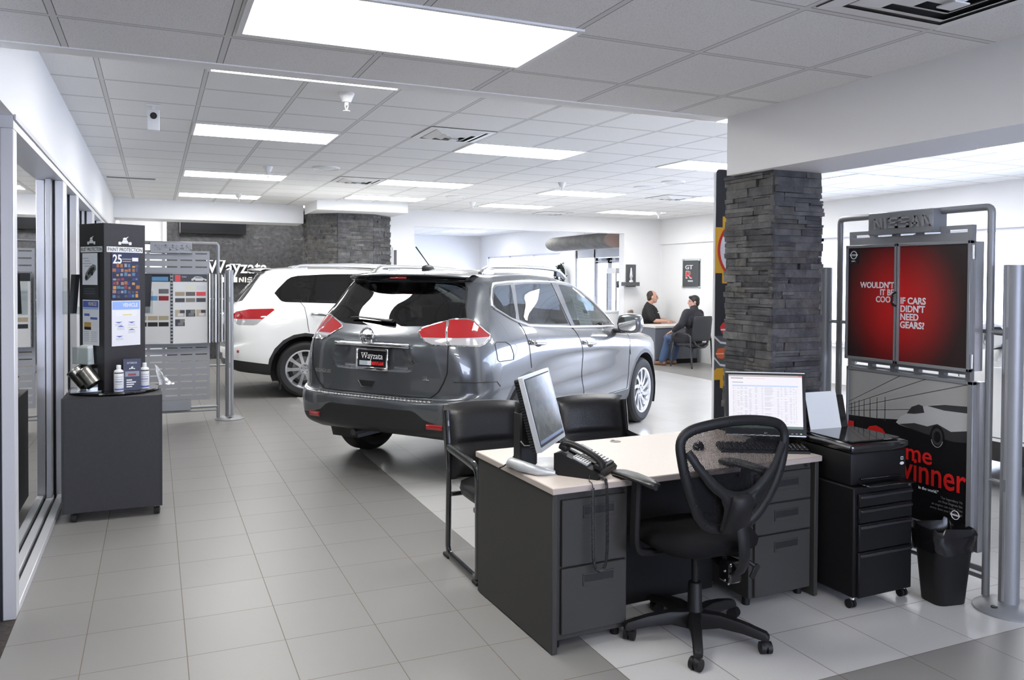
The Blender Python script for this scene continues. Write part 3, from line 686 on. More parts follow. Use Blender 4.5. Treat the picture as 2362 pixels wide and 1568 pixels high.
# ------------------------------------------------------------------ the building
def ln(nt, a, b): nt.links.new(a, b)
def nd(nt, t, **k):
    n = nt.nodes.new(t)
    for a, v in k.items(): setattr(n, a, v)
    return n
def mth(nt, op, a, b=None, c=None):
    n = nd(nt, 'ShaderNodeMath', operation=op)
    for i, v in enumerate((a, b, c)):
        if v is None: continue
        if isinstance(v, (int, float)): n.inputs[i].default_value = v
        else: ln(nt, v, n.inputs[i])
    return n.outputs[0]
def floor_mat():
    m = bpy.data.materials.new('porcelain_floor_tiles'); m.use_nodes = True; nt = m.node_tree; b = nt.nodes['Principled BSDF']
    tc = nd(nt, 'ShaderNodeTexCoord'); sp = nd(nt, 'ShaderNodeSeparateXYZ'); ln(nt, tc.outputs['Object'], sp.inputs[0])
    x, y = sp.outputs[0], sp.outputs[1]; T = .408
    def line(v, off):
        f = mth(nt, 'FRACT', mth(nt, 'ADD', mth(nt, 'DIVIDE', mth(nt, 'SUBTRACT', v, off), T), .5))
        return mth(nt, 'LESS_THAN', mth(nt, 'ABSOLUTE', mth(nt, 'SUBTRACT', f, .5)), .0032/T*.5*1.3)
    g = mth(nt, 'MAXIMUM', line(x, .125), line(y, 2.46))
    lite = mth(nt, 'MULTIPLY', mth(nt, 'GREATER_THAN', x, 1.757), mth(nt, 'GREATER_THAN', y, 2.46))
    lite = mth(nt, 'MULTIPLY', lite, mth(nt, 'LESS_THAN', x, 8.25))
    # per-tile variation
    wn = nd(nt, 'ShaderNodeTexWhiteNoise', noise_dimensions='2D'); cb = nd(nt, 'ShaderNodeCombineXYZ')
    ln(nt, mth(nt, 'FLOOR', mth(nt, 'DIVIDE', mth(nt, 'SUBTRACT', x, .125), T)), cb.inputs[0]); ln(nt, mth(nt, 'FLOOR', mth(nt, 'DIVIDE', mth(nt, 'SUBTRACT', y, 2.46), T)), cb.inputs[1])
    ln(nt, cb.outputs[0], wn.inputs[0])
    ns = nd(nt, 'ShaderNodeTexNoise'); ns.inputs['Scale'].default_value = 140; ns.inputs['Detail'].default_value = 3; ln(nt, tc.outputs['Object'], ns.inputs['Vector'])
    var = mth(nt, 'ADD', mth(nt, 'MULTIPLY', wn.outputs[0], .05), mth(nt, 'MULTIPLY', ns.outputs[0], .12)); var = mth(nt, 'ADD', var, .915)
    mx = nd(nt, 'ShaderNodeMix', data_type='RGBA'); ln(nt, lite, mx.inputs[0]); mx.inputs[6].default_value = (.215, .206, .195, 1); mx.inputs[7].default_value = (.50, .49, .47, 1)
    m2 = nd(nt, 'ShaderNodeMix', data_type='RGBA', blend_type='MULTIPLY'); m2.inputs[0].default_value = 1; ln(nt, mx.outputs[2], m2.inputs[6]); ln(nt, var, m2.inputs[7])
    m3 = nd(nt, 'ShaderNodeMix', data_type='RGBA'); ln(nt, g, m3.inputs[0]); ln(nt, m2.outputs[2], m3.inputs[6]); m3.inputs[7].default_value = (.13, .105, .085, 1)
    ln(nt, m3.outputs[2], b.inputs['Base Color'])
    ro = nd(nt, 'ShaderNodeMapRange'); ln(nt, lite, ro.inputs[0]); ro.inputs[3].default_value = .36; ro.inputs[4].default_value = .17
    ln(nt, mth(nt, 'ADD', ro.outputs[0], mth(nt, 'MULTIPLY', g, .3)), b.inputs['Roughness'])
    bp = nd(nt, 'ShaderNodeBump'); bp.inputs['Strength'].default_value = .3; bp.inputs['Distance'].default_value = .002
    ln(nt, mth(nt, 'SUBTRACT', 1., g), bp.inputs['Height']); ln(nt, bp.outputs[0], b.inputs['Normal'])
    return m
def ceil_mat(name, ox, oy, col=(.84, .835, .82)):
    m = bpy.data.materials.new(name); m.use_nodes = True; nt = m.node_tree; b = nt.nodes['Principled BSDF']; b.inputs['Roughness'].default_value = .9; b.inputs['Specular IOR Level'].default_value = .2
    tc = nd(nt, 'ShaderNodeTexCoord'); sp = nd(nt, 'ShaderNodeSeparateXYZ'); ln(nt, tc.outputs['Object'], sp.inputs[0]); T = .61
    def dist(v, off):
        f = mth(nt, 'FRACT', mth(nt, 'ADD', mth(nt, 'DIVIDE', mth(nt, 'SUBTRACT', v, off), T), .5))
        return mth(nt, 'MULTIPLY', mth(nt, 'ABSOLUTE', mth(nt, 'SUBTRACT', f, .5)), T)
    d = mth(nt, 'MINIMUM', dist(sp.outputs[0], ox), dist(sp.outputs[1], oy))
    bar = mth(nt, 'LESS_THAN', d, .012); edge = mth(nt, 'MULTIPLY', mth(nt, 'LESS_THAN', d, .0155), mth(nt, 'SUBTRACT', 1., bar))
    ns = nd(nt, 'ShaderNodeTexNoise'); ns.inputs['Scale'].default_value = 190; ns.inputs['Detail'].default_value = 2; ln(nt, tc.outputs['Object'], ns.inputs['Vector'])
    sk = nd(nt, 'ShaderNodeMapRange'); ln(nt, ns.outputs[0], sk.inputs[0]); sk.inputs[1].default_value = .28; sk.inputs[2].default_value = .46; sk.inputs[3].default_value = .72; sk.inputs[4].default_value = 1
    m1 = nd(nt, 'ShaderNodeMix', data_type='RGBA', blend_type='MULTIPLY'); m1.inputs[0].default_value = 1; m1.inputs[6].default_value = (*col, 1); ln(nt, sk.outputs[0], m1.inputs[7])
    m2 = nd(nt, 'ShaderNodeMix', data_type='RGBA'); ln(nt, bar, m2.inputs[0]); ln(nt, m1.outputs[2], m2.inputs[6]); m2.inputs[7].default_value = (.68, .675, .66, 1)
    m3 = nd(nt, 'ShaderNodeMix', data_type='RGBA'); ln(nt, edge, m3.inputs[0]); ln(nt, m2.outputs[2], m3.inputs[6]); m3.inputs[7].default_value = (.22, .215, .205, 1)  # thin shadow line beside each T-bar, painted into the tile colour
    ln(nt, m3.outputs[2], b.inputs['Base Color'])
    bp = nd(nt, 'ShaderNodeBump'); bp.inputs['Strength'].default_value = .25; bp.inputs['Distance'].default_value = .003; ln(nt, ns.outputs[0], bp.inputs['Height']); ln(nt, bp.outputs[0], b.inputs['Normal'])
    return m
wall_m = mat('white_wall_paint', (.80, .80, .80), .6, spec=.3, bump=(300, .05, .001))
beam_m = mat('beam_paint', (.82, .815, .80), .7, spec=.3)
alu = mat('grey_aluminium', (.46, .46, .47), .38, .6)
alu_lt = mat('pale_aluminium', (.62, .62, .64), .4, .4)
gasket = mat('black_gasket', (.012, .012, .02), .6)
carpet = mat('dark_carpet', (.035, .028, .025), .95, noise=(45, .5), bump=(200, .6, .004))
pane_m = glass_mat('window_pane', (.93, .95, .95), 1.0)
pane_grey = glass_mat('tinted_partition_glass', (.62, .66, .64), 1.9)
def box_struct(name, x0, x1, y0, y1, z0, z1, m, bev=0.):
    mb = MB(); mb.b(x0, x1, y0, y1, z0, z1, m, bev); return struct(mb.build(name))
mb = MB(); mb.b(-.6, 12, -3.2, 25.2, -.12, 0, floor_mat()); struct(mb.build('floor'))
mb = MB(); mb.b(-4.5, -.6, -3.2, 17.2, -.12, 0, carpet); struct(mb.build('floor_office'))
snow = mat('snowy_ground', (.8, .82, .85), .8)
mb = MB(); mb.b(12, 45, -40, 60, -.3, -.15, snow); mb.b(-20, 12, -40, -3.5, -.3, -.15, snow); struct(mb.build('ground_outside'))
# ceilings
mb = MB(); mb.b(-.75, 10.2, 3.96, 14.6, 2.9, 3.1, ceil_mat('ceiling_tiles', .3, 7.1)); mb.b(3.5, 10.2, -3.2, 3.96, 2.9, 3.1, mb.mats[0]); struct(mb.build('ceiling'))
mb = MB(); mb.b(-.75, 3.1, -3.2, 3.86, 2.58, 2.8, ceil_mat('ceiling_tiles_low', .27, 2.2, (.80, .79, .77))); struct(mb.build('ceiling_low'))
box_struct('trim_1', -.75, 3.1, 3.86, 3.97, 2.575, 2.95, beam_m)
mb = MB(); mb.b(-.75, 10.2, 14.3, 25.2, 3.02, 3.2, ceil_mat('ceiling_tiles_far', .3, 7.1)); struct(mb.build('ceiling_far'))
mb = MB(); mb.b(-4.5, -.75, -3.2, 17.2, 2.52, 2.7, ceil_mat('ceiling_tiles_office', .3, 7.1)); struct(mb.build('ceiling_office'))
box_struct('beam', 3.08, 3.5, -3.2, 3.84, 2.236, 2.95, beam_m)
# walls
mb = MB(); mb.b(-.76, -.6, -3.2, 14.6, 2.372, 3.0, wall_m); struct(mb.build('wall_left'))
mb = MB(); mb.b(-.76, -.6, 12.6, 14.6, 0, 2.372, wall_m); mb.b(-.76, -.6, 14.6, 17.2, 0, 3.1, wall_m); struct(mb.build('wall_left_far'))
mb = MB(); mb.b(-4.5, .6, -3.4, -3.2, 0, 3.1, wall_m); mb.b(5.2, 12, -3.4, -3.2, 0, 3.1, wall_m); mb.b(.6, 5.2, -3.4, -3.2, 0, .7, wall_m); mb.b(.6, 5.2, -3.4, -3.2, 2.2, 3.1, wall_m); struct(mb.build('wall_front'))
mb = MB()
for k in range(4): mb.b(.6+1.516*k, .65+1.516*k, -3.34, -3.26, .7, 2.2, alu_lt)
mb.b(.6, 5.2, -3.34, -3.26, .7, .75, alu_lt); mb.b(.6, 5.2, -3.34, -3.26, 2.15, 2.2, alu_lt); struct(mb.build('window_8'))  # added window behind the camera, opened to brighten the front of the room
box_struct('wall_office_left', -4.7, -4.5, -3.2, 17.2, 0, 2.7, wall_m)
office_m = mat('office_wall', (.55, .55, .54), .7)
for k, y in enumerate((7.3, 10.1)): box_struct('partition', -4.5, -.76, y, y+.1, 0, 2.6, office_m)
box_struct('wall_stone_backing', -.6, 4.0, 17.1, 17.3, 0, 3.1, wall_m)
box_struct('wall_back_side', 3.9, 4.4, 14.4, 14.6, 0, 2.585, wall_m)
box_struct('wall_back_return', 4.0, 4.2, 14.6, 24.9, 0, 3.1, wall_m)
box_struct('trim_2', .15, .22, 16.98, 17.1, 0, 3.0, wall_m)
box_struct('wall_back_header', 3.9, 10.0, 14.4, 14.6, 2.585, 3.05, wall_m)
box_struct('wall_back_pier', 8.93, 10.0, 14.4, 14.6, 0, 2.585, wall_m)
box_struct('wall_back_far', 4.0, 10.2, 24.85, 25.1, 0, 3.2, wall_m)
box_struct('trim_3', -.6, 2.42, 14.6, 15.3, 2.585, 3.05, wall_m)          # soffit left of the stone pillar
box_struct('trim_4', 2.44, 3.98, 13.4, 14.6, 2.745, 2.95, wall_m)         # box above the stone pillar
# right wall with openings: showroom windows, entrance doors, far windows
XR = 9.85
mb = MB()
OPEN = [(1.2, 9.95, .62, 2.31), (15.9, 18.25, 0., 2.36), (19.1, 24.2, .75, 2.33)]
ys = [-3.2]+[v for o in OPEN for v in o[:2]]+[25.1]
for i in range(0, len(ys), 2): mb.b(XR, XR+.2, ys[i], ys[i+1], 0, 3.2, wall_m)
for y0, y1, z0, z1 in OPEN:
    mb.b(XR, XR+.2, y0, y1, z1, 3.2, wall_m)
    if z0 > 0: mb.b(XR, XR+.2, y0, y1, -.1, z0, wall_m)
struct(mb.build('wall_right'))
box_struct('trim_5', XR-.05, XR, 10.3, 14.4, 2.372, 2.95, wall_m)
wf = mat('window_frame_white', (.78, .78, .82), .4)
def window(name, y0, y1, z0, z1, n, sill=True):
    mb = MB()
    for z in (z0, z1-.05): mb.b(XR+.05, XR+.13, y0, y1, z, z+.05, wf)
    for k in range(n+1):
        y = y0+(y1-y0-.05)*k/n; mb.b(XR+.05, XR+.13, y, y+.05, z0, z1, wf)
    w = struct(mb.build(name))
    mb = MB(); mb.b(XR+.085, XR+.095, y0, y1, z0, z1, pane_m); struct(mb.build('window_pane', w))
    if sill: mb = MB(); mb.b(XR-.04, XR+.05, y0-.03, y1+.03, z0-.03, z0, wf); struct(mb.build('window_sill', w))
    mb = MB(); mb.b(XR-.015, XR, y0-.09, y1+.09, z1, z1+.085, wf); struct(mb.build('window_casing', w))
    return w
window('window_1', 1.2, 9.95, .62, 2.31, 5)
window('window_2', 19.1, 24.2, .75, 2.33, 3)
# entrance: side light and a pair of glazed doors
mb = MB()
for y in (15.9, 17.28, 18.2): mb.b(XR+.04, XR+.14, y, y+.06, 0, 2.36, alu_lt)
mb.b(XR+.04, XR+.14, 15.9, 18.25, 2.16, 2.36, alu_lt)
fr = struct(mb.build('door_frame'))
mb = MB(); mb.b(XR+.085, XR+.09, 17.34, 18.2, 0, 2.16, pane_m); struct(mb.build('window_pane', fr))
for k, (a, b_) in enumerate(((15.97, 16.61), (16.62, 17.27))):
    mb = MB()
    mb.b(XR+.06, XR+.11, a, a+.09, .02, 2.15, alu_lt); mb.b(XR+.06, XR+.11, b_-.09, b_, .02, 2.15, alu_lt); mb.b(XR+.06, XR+.11, a, b_, 2.02, 2.15, alu_lt); mb.b(XR+.06, XR+.11, a, b_, .02, .25, alu_lt)
    d = struct(mb.build('door_%d' % (k+1)))
    mb = MB(); mb.b(XR+.08, XR+.085, a+.09, b_-.09, .25, 2.02, pane_m); struct(mb.build('door_pane', d))
    mb = MB(); mb.b(XR+.0, XR+.06, a+.05, a+.3, 2.08, 2.13, mat('closer_grey', (.25, .25, .27), .4, .5)); mb.tube([(XR+.03, a+.28, 2.08), (XR-.06, a+.45, 2.06), (XR+.05, a+.6, 2.1)], .012, satin, 6); mb.build('door_closer', d)
    mb = MB(); mb.tube([(XR+.06, b_-.05, .95), (XR+.01, b_-.05, .97), (XR+.01, b_-.05, 1.2), (XR+.06, b_-.05, 1.22)], .012, satin, 8); mb.build('door_handle', d)
# glazed office front along the left wall
mb = MB()
mb.b(-.72, -.6, 4.4, 12.6, 2.312, 2.372, alu_lt); mb.b(-.598, -.59, 4.4, 12.6, 2.352, 2.376, alu)
struct(mb.build('trim_6'))
JM = [(4.40, 4.5), (6.65, 6.9), (7.76, 7.96), (9.62, 9.98), (11.2, 11.5), (12.4, 12.6)]
for y0, y1 in JM:
    mb = MB(); mb.b(-.655, -.6, y0, y1, 0, 2.312, alu_lt, .004); mb.b(-.72, -.672, y0, y1, 0, 2.312, alu_lt, .004); mb.b(-.675, -.65, y0+.012, y1-.01, 0, 2.312, gasket)
    struct(mb.build('door_jamb'))
mb = MB(); mb.b(-.80, -.725, 4.28, 4.5, 0, 2.312, alu_lt, .003); mb.b(-.95, -.8, 4.3, 4.5, 0, 2.312, alu, .003); struct(mb.build('door_jamb'))
mb = MB(); mb.b(-.645, -.598, 4.5, 6.65, 0, .045, alu_lt, .003); mb.b(-.72, -.665, 4.5, 6.65, 0, .045, alu_lt, .003); mb.b(-.666, -.644, 4.5, 6.65, 0, .02, gasket); struct(mb.build('door_track'))
mb = MB(); mb.b(-.645, -.6, 6.9, 12.4, 0, .05, alu_lt); struct(mb.build('baseboard_left'))
for k, (y0, y1) in enumerate(((4.5, 6.65), (6.9, 7.76), (7.96, 9.62), (9.98, 11.2), (11.5, 12.4))):
    mb = MB(); mb.b(-.694, -.686, y0, y1, .04, 2.31, pane_grey); p = struct(mb.build('window_%d' % (k+3)))
    if k == 0:
        mb = MB(); mb.b(-.712, -.668, 6.55, 6.65, .045, 2.312, alu, .003); mb.build('stile', p)
box_struct('door_jamb', -.78, -.70, 7.0, 7.75, 0, 2.31, mat('beige_door', (.52, .5, .47), .5))
# stacked ledge stone
STONE = [mat('ledge_stone_%d' % i, c, .55, spec=.5, noise=(14, .5), bump=(35, .7, .01)) for i, c in enumerate([(.058, .058, .060), (.082, .081, .080), (.042, .042, .045), (.070, .066, .060), (.11, .108, .106)])]
def ledge(mb, a, b, z0, z1, out, rng, rh=(.028, .06), ln_=(.07, .30), dp=(.006, .034), ends=(0, 0)):
    """courses of split stone between plan points a and b; out = outward normal"""
    a = Vector((*a, 0)); b = Vector((*b, 0)); L = (b-a).length; t = (b-a)/L; n = Vector((*out, 0)).normalized(); z = z0
    while z < z1-.004:
        h = min(rng.uniform(*rh), z1-z); s = -ends[0]*rng.uniform(0, .02)
        if z1-z-h < .02: h = z1-z
        while s < L:
            w = rng.uniform(*ln_); e = min(s+w, L+ends[1]*rng.uniform(0, .02))
            if L-e < .05: e = L+ends[1]*rng.uniform(0, .02)
            sub = [(z, z+h)] if rng.random() < .72 else [(z, z+h*.5), (z+h*.5, z+h)]
            for q0, q1 in sub:
                d = rng.uniform(*dp); m = rng.choices(STONE, (5, 4, 3, 3, 1))[0]
                tl = rng.uniform(-.006, .006); g = .001
                P = [a+t*(s+g)-n*.02, a+t*(e-g)-n*.02, a+t*(e-g)+n*(d+tl), a+t*(s+g)+n*(d-tl)]
                j = [rng.uniform(-.003, .003) for _ in range(4)]
                lo = [Vector((p.x, p.y, q0+g)) for p in P]; hi = [Vector((p.x, p.y, q1-g)) for p in P]
                hi[2] += n*j[0]; hi[3] += n*j[1]; lo[2] += n*j[2]; lo[3] += n*j[3]
                mb.add(lo+hi, [(0,3,2,1),(4,5,6,7),(0,1,5,4),(1,2,6,5),(2,3,7,6),(3,0,4,7)], m)
            s = e
        z += h
rng = random.Random(11)
mb = MB(); ledge(mb, (3.145, 3.90), (3.145, 3.515), 0, 2.236, (-1, 0), rng, (.024, .052), (.06, .26), (.004, .024), ends=(1, 1)); ledge(mb, (3.145, 3.515), (3.475, 3.515), 0, 2.236, (0, -1), rng, (.024, .052), (.06, .26), (.004, .024), ends=(1, 1))
ledge(mb, (3.475, 3.515), (3.475, 3.90), 0, 2.236, (1, 0), rng); ledge(mb, (3.475, 3.90), (3.145, 3.90), 0, 2.236, (0, 1), rng)
mb.b(3.15, 3.47, 3.52, 3.895, 0, 2.236, STONE[2]); struct(mb.build('pillar', smooth=0), 'square pillar clad in dark stacked stone')
mb = MB(); OC = [(2.47, 14.9), (2.47, 14.42), (2.90, 13.99), (3.52, 13.97), (3.95, 14.42), (3.95, 14.9)]
for i in range(5):
    a, b_ = OC[i], OC[i+1]; t = Vector((b_[0]-a[0], b_[1]-a[1])).normalized(); ledge(mb, a, b_, 0, 2.745, (t.y, -t.x), rng, (.03, .06), (.1, .4), (.004, .02))
mb.prism(OC, 0, 2.745, STONE[2]); struct(mb.build('pillar_far', smooth=0), 'wide many sided pillar clad in grey stacked stone')
mb = MB(); ledge(mb, (.22, 17.08), (3.3, 17.08), 0, 3.0, (0, -1), rng, (.03, .06), (.1, .45), (.004, .02)); mb.b(.22, 4.0, 17.06, 17.1, 0, 3.0, STONE[2]); struct(mb.build('wall_stone', smooth=0))
# ------------------------------------------------------------------ ceiling fittings
LIGHT_E = 6.0
diff_m = mat('light_diffuser', (.95, .95, .95), .4, emit=(1., .995, .98), estr=LIGHT_E)
white_pl = mat('white_enamel', (.8, .8, .79), .45)
def ceiling_light(x, y, z, label, w=1.22, d=.61):
    t = thing('ceiling_light', label, 'light', (x, y, z), 0, 'ceiling light panels')
    mb = MB(); f = .022
    mb.b(0, w, 0, f, -.008, .0, white_pl); mb.b(0, w, d-f, d, -.008, .0, white_pl); mb.b(0, f, f, d-f, -.008, .0, white_pl); mb.b(w-f, w, f, d-f, -.008, .0, white_pl)
    mb.build('frame', t); mb = MB(); mb.b(f, w-f, f, d-f, -.004, -.001, diff_m); mb.build('diffuser', t, label='glowing white diffuser'); return t
ceiling_light(.295, 2.74, 2.58, 'large bright light panel in the low ceiling overhead')
for x, y, lab in ((.30, 4.74, 'light panel just behind the edge of the low ceiling, above the left aisle'), (.30, 7.18, 'light panel beside the white sprinkler, nearest full one over the left aisle'), (.32, 10.38, 'second light panel back over the left aisle, in front of a sprinkler'), (.33, 13.15, 'last light panel of the left aisle, touching the soffit'),
    (2.74, 7.08, 'light panel beside the near square ceiling vent'), (2.74, 10.17, 'light panel beside the small vent left of the grey pillar box'), (2.76, 12.3, 'light panel right above the white box over the far stone pillar'),
    (5.18, 7.1, 'light panel cut off by the beam and the stone pillar'), (5.22, 10.3, 'light panel in the middle with a sprinkler in front of it'), (5.18, 12.62, 'far light panel above the antenna of the grey car'),
    (7.64, 10.1, 'light panel beside the dark vent near the stone pillar'), (7.66, 12.78, 'farthest light panel, in the corner above the poster wall'), (7.66, 7.12, 'light panel just right of the stone pillar top'), (7.05, 4.72, 'light panel at the right edge behind the beam'), (3.37, 4.7, 'light panel behind the beam end, only its rim in view')):
    ceiling_light(x, y, 2.9, lab)
for k, (x, y) in enumerate(((5.3, 16.4), (5.3, 20.), (7.74, 18.2), (7.74, 22.))): ceiling_light(x, y, 3.02, 'light panel in the far bright room, number %s from the doorway' % ('one', 'two', 'three', 'four')[k])
for y in (-1.52, .30): ceiling_light(.295, y, 2.58, 'added fill light panel, out of view in the low ceiling behind the camera, %s' % ('far one' if y < -1 else 'near one'))  # two added panels out of view, put in to brighten the front area
for x in (.0, 1.7): ceiling_light(x, 15.75, 3.02, 'added fill light panel over the stone wall, hidden behind the soffit, %s' % ('left one' if x < 1 else 'right one'))  # added panels hidden by the soffit, there to light the stone wall
ceiling_light(-2.6, 4.9, 2.52, 'light panel in the office behind the glass front')
vent_d = mat('vent_shadow', (.10, .10, .10), .8)
def vent(x, y, z, label):
    t = thing('ceiling_vent', label, 'vent', (x+.305, y+.305, z), 0, 'square ceiling vents')
    mb = MB(); mb.b(-.3, .3, -.3, .3, -.004, -.001, vent_d); mb.build('duct', t)
    mb = MB()
    for k, s in enumerate((.30, .225, .155, .085)):
        i = s-.067; z0, z1 = -.006-.001*k, -.024-.006*k
        if k == 0: i = .245; z1 = -.012
        ring = lambda q, zz: [Vector((-q, -q, zz)), Vector((q, -q, zz)), Vector((q, q, zz)), Vector((-q, q, zz))]
        mb.grid([ring(s, z0), ring(i, z1), ring(i-.004, z1), ring(s-.006, z0+.001)], white_pl, closed_u=True)
    mb.b(-.035, .035, -.035, .035, -.05, -.045, white_pl)
    mb.build('louvre', t, 0); return t
vent(2.125, 6.48, 2.9, 'square vent beside the nearest middle light panel'); vent(2.13, 10.16, 2.9, 'square vent above the roof of the white car'); vent(7.02, 10.12, 2.9, 'dark square vent left of the stone pillar top')
vent(6.7, 13.6, 2.9, 'faint square vent near the back wall header'); vent(2.11, 1.56, 2.58, 'white vent with stepped louvres in the low ceiling corner')
def sprinkler(x, y, label):
    t = thing('ceiling_sprinkler', label, 'sprinkler', (x, y, 2.9), 0, 'ceiling sprinklers')
    mb = MB(); mb.lathe([(.055, 0), (.052, -.012), (.035, -.05), (.03, -.062), (.0005, -.063)], white_pl, 20); mb.build('cup', t)
    mb = MB(); mb.cyl((0, 0, -.06), (0, 0, -.085), .014, white_pl, n=10); mb.cyl((-.012, 0, -.085), (0, 0, -.12), .004, white_pl, n=6); mb.cyl((.012, 0, -.085), (0, 0, -.12), .004, white_pl, n=6); mb.lathe([(.0005, -.118), (.024, -.12), (.024, -.124), (.0005, -.126)], white_pl, 14); mb.build('head', t); return t
for x, y, lab in ((1.22, 5.6, 'nearest white sprinkler below the low ceiling edge'), (1.2, 9.66, 'white sprinkler over the second panel of the left aisle'), (1.18, 13.0, 'white sprinkler against the last panel of the left aisle'), (4.925, 9.5, 'white sprinkler in front of the middle light panel'), (4.85, 12.58, 'small white sprinkler left of the far panel above the antenna'), (8.65, 12.75, 'white sprinkler under the farthest corner panel')): sprinkler(x, y, lab)
def speaker(x, y, label, r=.155):
    mb = MB(); mb.lathe([(r, 0), (r, -.012), (r*.93, -.02), (r*.9, -.012), (r*.72, -.02), (r*.6, -.012), (r*.45, -.022), (.0005, -.02)], white_pl, 32)
    tag(mb.build('ceiling_speaker', loc=(x, y, 2.9)), label, 'speaker', 'round ceiling speakers')
speaker(1.82, 9.43, 'round white speaker right of the left aisle lights'); speaker(6.17, 9.43, 'round white speaker, the left one of a close pair'); speaker(6.17, 8.77, 'round white speaker, the right one of a close pair'); speaker(4.28, 11.85, 'faint round speaker above the grey car roof')
t = thing('security_camera', 'small white security camera with a black lens hanging from the ceiling', 'camera', (-.003, 6.6, 2.9))
mb = MB(); mb.b(-.05, .05, -.03, .03, -.012, 0, white_pl, .003); mb.b(-.012, .012, -.012, .012, -.04, -.01, white_pl); mb.build('mount', t)
mb = MB(); mb.b(-.042, .042, -.03, .03, -.19, -.035, white_pl, .008, 2); c = mb.build('housing', t)
mb = MB(); mb.cyl((0, -.03, -.085), (0, -.042, -.085), .024, seam_m, n=20); mb.cyl((0, -.042, -.085), (0, -.046, -.085), .013, blk_gloss, n=14); mb.build('lens', c)
for i in (-1, 0, 1): pass
t = thing('slot_vent', 'long dark slot vent in the ceiling by the left wall', 'vent', (-.27, 11.55, 2.9))
mb = MB(); mb.b(-.29, .29, -.085, .085, -.004, -.001, gasket); mb.build('duct', t)
mb = MB(); mb.b(-.30, .30, -.1, -.08, -.005, 0, white_pl); mb.b(-.30, .30, .08, .1, -.005, 0, white_pl); mb.b(-.3, -.285, -.1, .1, -.005, 0, white_pl); mb.b(.285, .3, -.1, .1, -.005, 0, white_pl); mb.b(-.29, .29, -.005, .005, -.006, -.003, alu); mb.build('frame', t)
# ------------------------------------------------------------------ sky
w = bpy.data.worlds.new('sky'); scene.world = w; w.use_nodes = True
bg = w.node_tree.nodes['Background']; bg.inputs[0].default_value = (.68, .75, 1.0, 1); bg.inputs[1].default_value = 4.5
scene.view_settings.exposure = 1.7
# ------------------------------------------------------------------ front desk
desk_m = mat('charcoal_laminate', (.040, .039, .036), .55, spec=.25, bump=(250, .08, .001))
desk_dk = mat('dark_panel', (.010, .010, .010), .7, spec=.2)
top_m = mat('beige_laminate', (.60, .53, .47), .35, noise=(160, .05))
edge_m = mat('taupe_edge_band', (.40, .34, .30), .45)
leather = mat('black_leather', (.010, .010, .0105), .36, bump=(90, .25, .003))
fabric_b = mat('black_fabric', (.006, .006, .0065), .95, spec=.15, bump=(400, .4, .002))
blk_metal = mat('black_tube', (.01, .01, .011), .18, 0, .6, .5)
blk_mat = mat('black_moulding', (.008, .008, .0085), .5, spec=.3)
sil_pl = mat('silver_plastic', (.48, .49, .49), .35, .3)
keys_m = mat('key_white', (.6, .6, .6), .5)
dk = thing('office_desk', 'charcoal double pedestal desk with a beige top behind the mesh task chair', 'desk', (1.556, 3.062, 0), R(2))
W_, D_, HT = 1.568, .83, .727
mb = MB(); mb.b(-.004, W_, -.004, D_, HT-.029, HT, edge_m, .003); mb.b(.0, W_-.004, .0, D_-.004, HT-.002, HT+.0006, top_m); mb.build('desktop', dk, label='beige desktop with taupe edge')
mb = MB(); mb.b(.003, .03, .01, D_-.02, 0.004, HT-.03, desk_m, .003); mb.build('side_panel', dk)
mb = MB(); mb.b(W_-.034, W_-.008, .01, D_-.02, 0.004, HT-.03, desk_m, .003); mb.build('side_panel', dk)
mb = MB(); mb.b(.405, 1.125, .31, .33, .012, HT-.03, desk_dk); mb.build('modesty_panel', dk)
def drawer(parent, x0, x1, z0, z1, y, m, hw=.15):
    mb = MB(); mb.b(x0+.003, x1-.003, y-.018, y, z0+.003, z1-.003, m, .003)
    d = mb.build('drawer', parent); c = (x0+x1)/2+.02; z = z1-.058
    mb = MB(); mb.b(c-hw/2, c+hw/2, y-.0195, y-.014, z-.018, z+.018, seam_m)
    for q in ((c-hw/2-.006, c+hw/2+.006, z+.016, z+.022), (c-hw/2-.006, c+hw/2+.006, z-.034, z-.016), (c-hw/2-.006, c-hw/2, z-.03, z+.02), (c+hw/2, c+hw/2+.006, z-.03, z+.02)): mb.b(q[0], q[1], y-.022, y-.016, q[2], q[3], m, .001)
    mb.build('handle', d); return d
def pedestal(x0, x1, splits, lockx):
    mb = MB(); mb.b(x0, x1, .04, D_-.13, .045, HT-.03, desk_m, .003)
    for x in (x0+.03, x1-.03): mb.cyl((x, .09, .0), (x, .09, .05), .02, blk_mat, n=12); mb.cyl((x, D_-.2, .0), (x, D_-.2, .05), .02, blk_mat, n=12)
    p = mb.build('pedestal', dk)
    for z0, z1 in splits: drawer(p, x0+.022, x1-.012, z0, z1, .04, desk_m)
    mb = MB(); mb.cyl((lockx, .04, .682), (lockx, .028, .682), .011, chrome, n=16); mb.cyl((lockx, .028, .682), (lockx, .026, .682), .004, seam_m, n=8); mb.build('lock', p, label='chrome lock')
pedestal(.032, .405, ((.07, .365), (.367, .665)), .375)
pedestal(1.125, W_-.036, ((.05, .355), (.357, .51), (.512, .665)), 1.49)
mb = MB(); mb.lathe([(.0005, .003), (.024, .003), (.03, .002), (.031, 0)], mat('grommet_grey', (.2, .18, .17), .5), 24); mb.b(-.008, .008, .018, .032, .002, .004, seam_m); mb.build('cable_grommet', dk, loc=(.795, .735, HT), label='round grey cable cap')

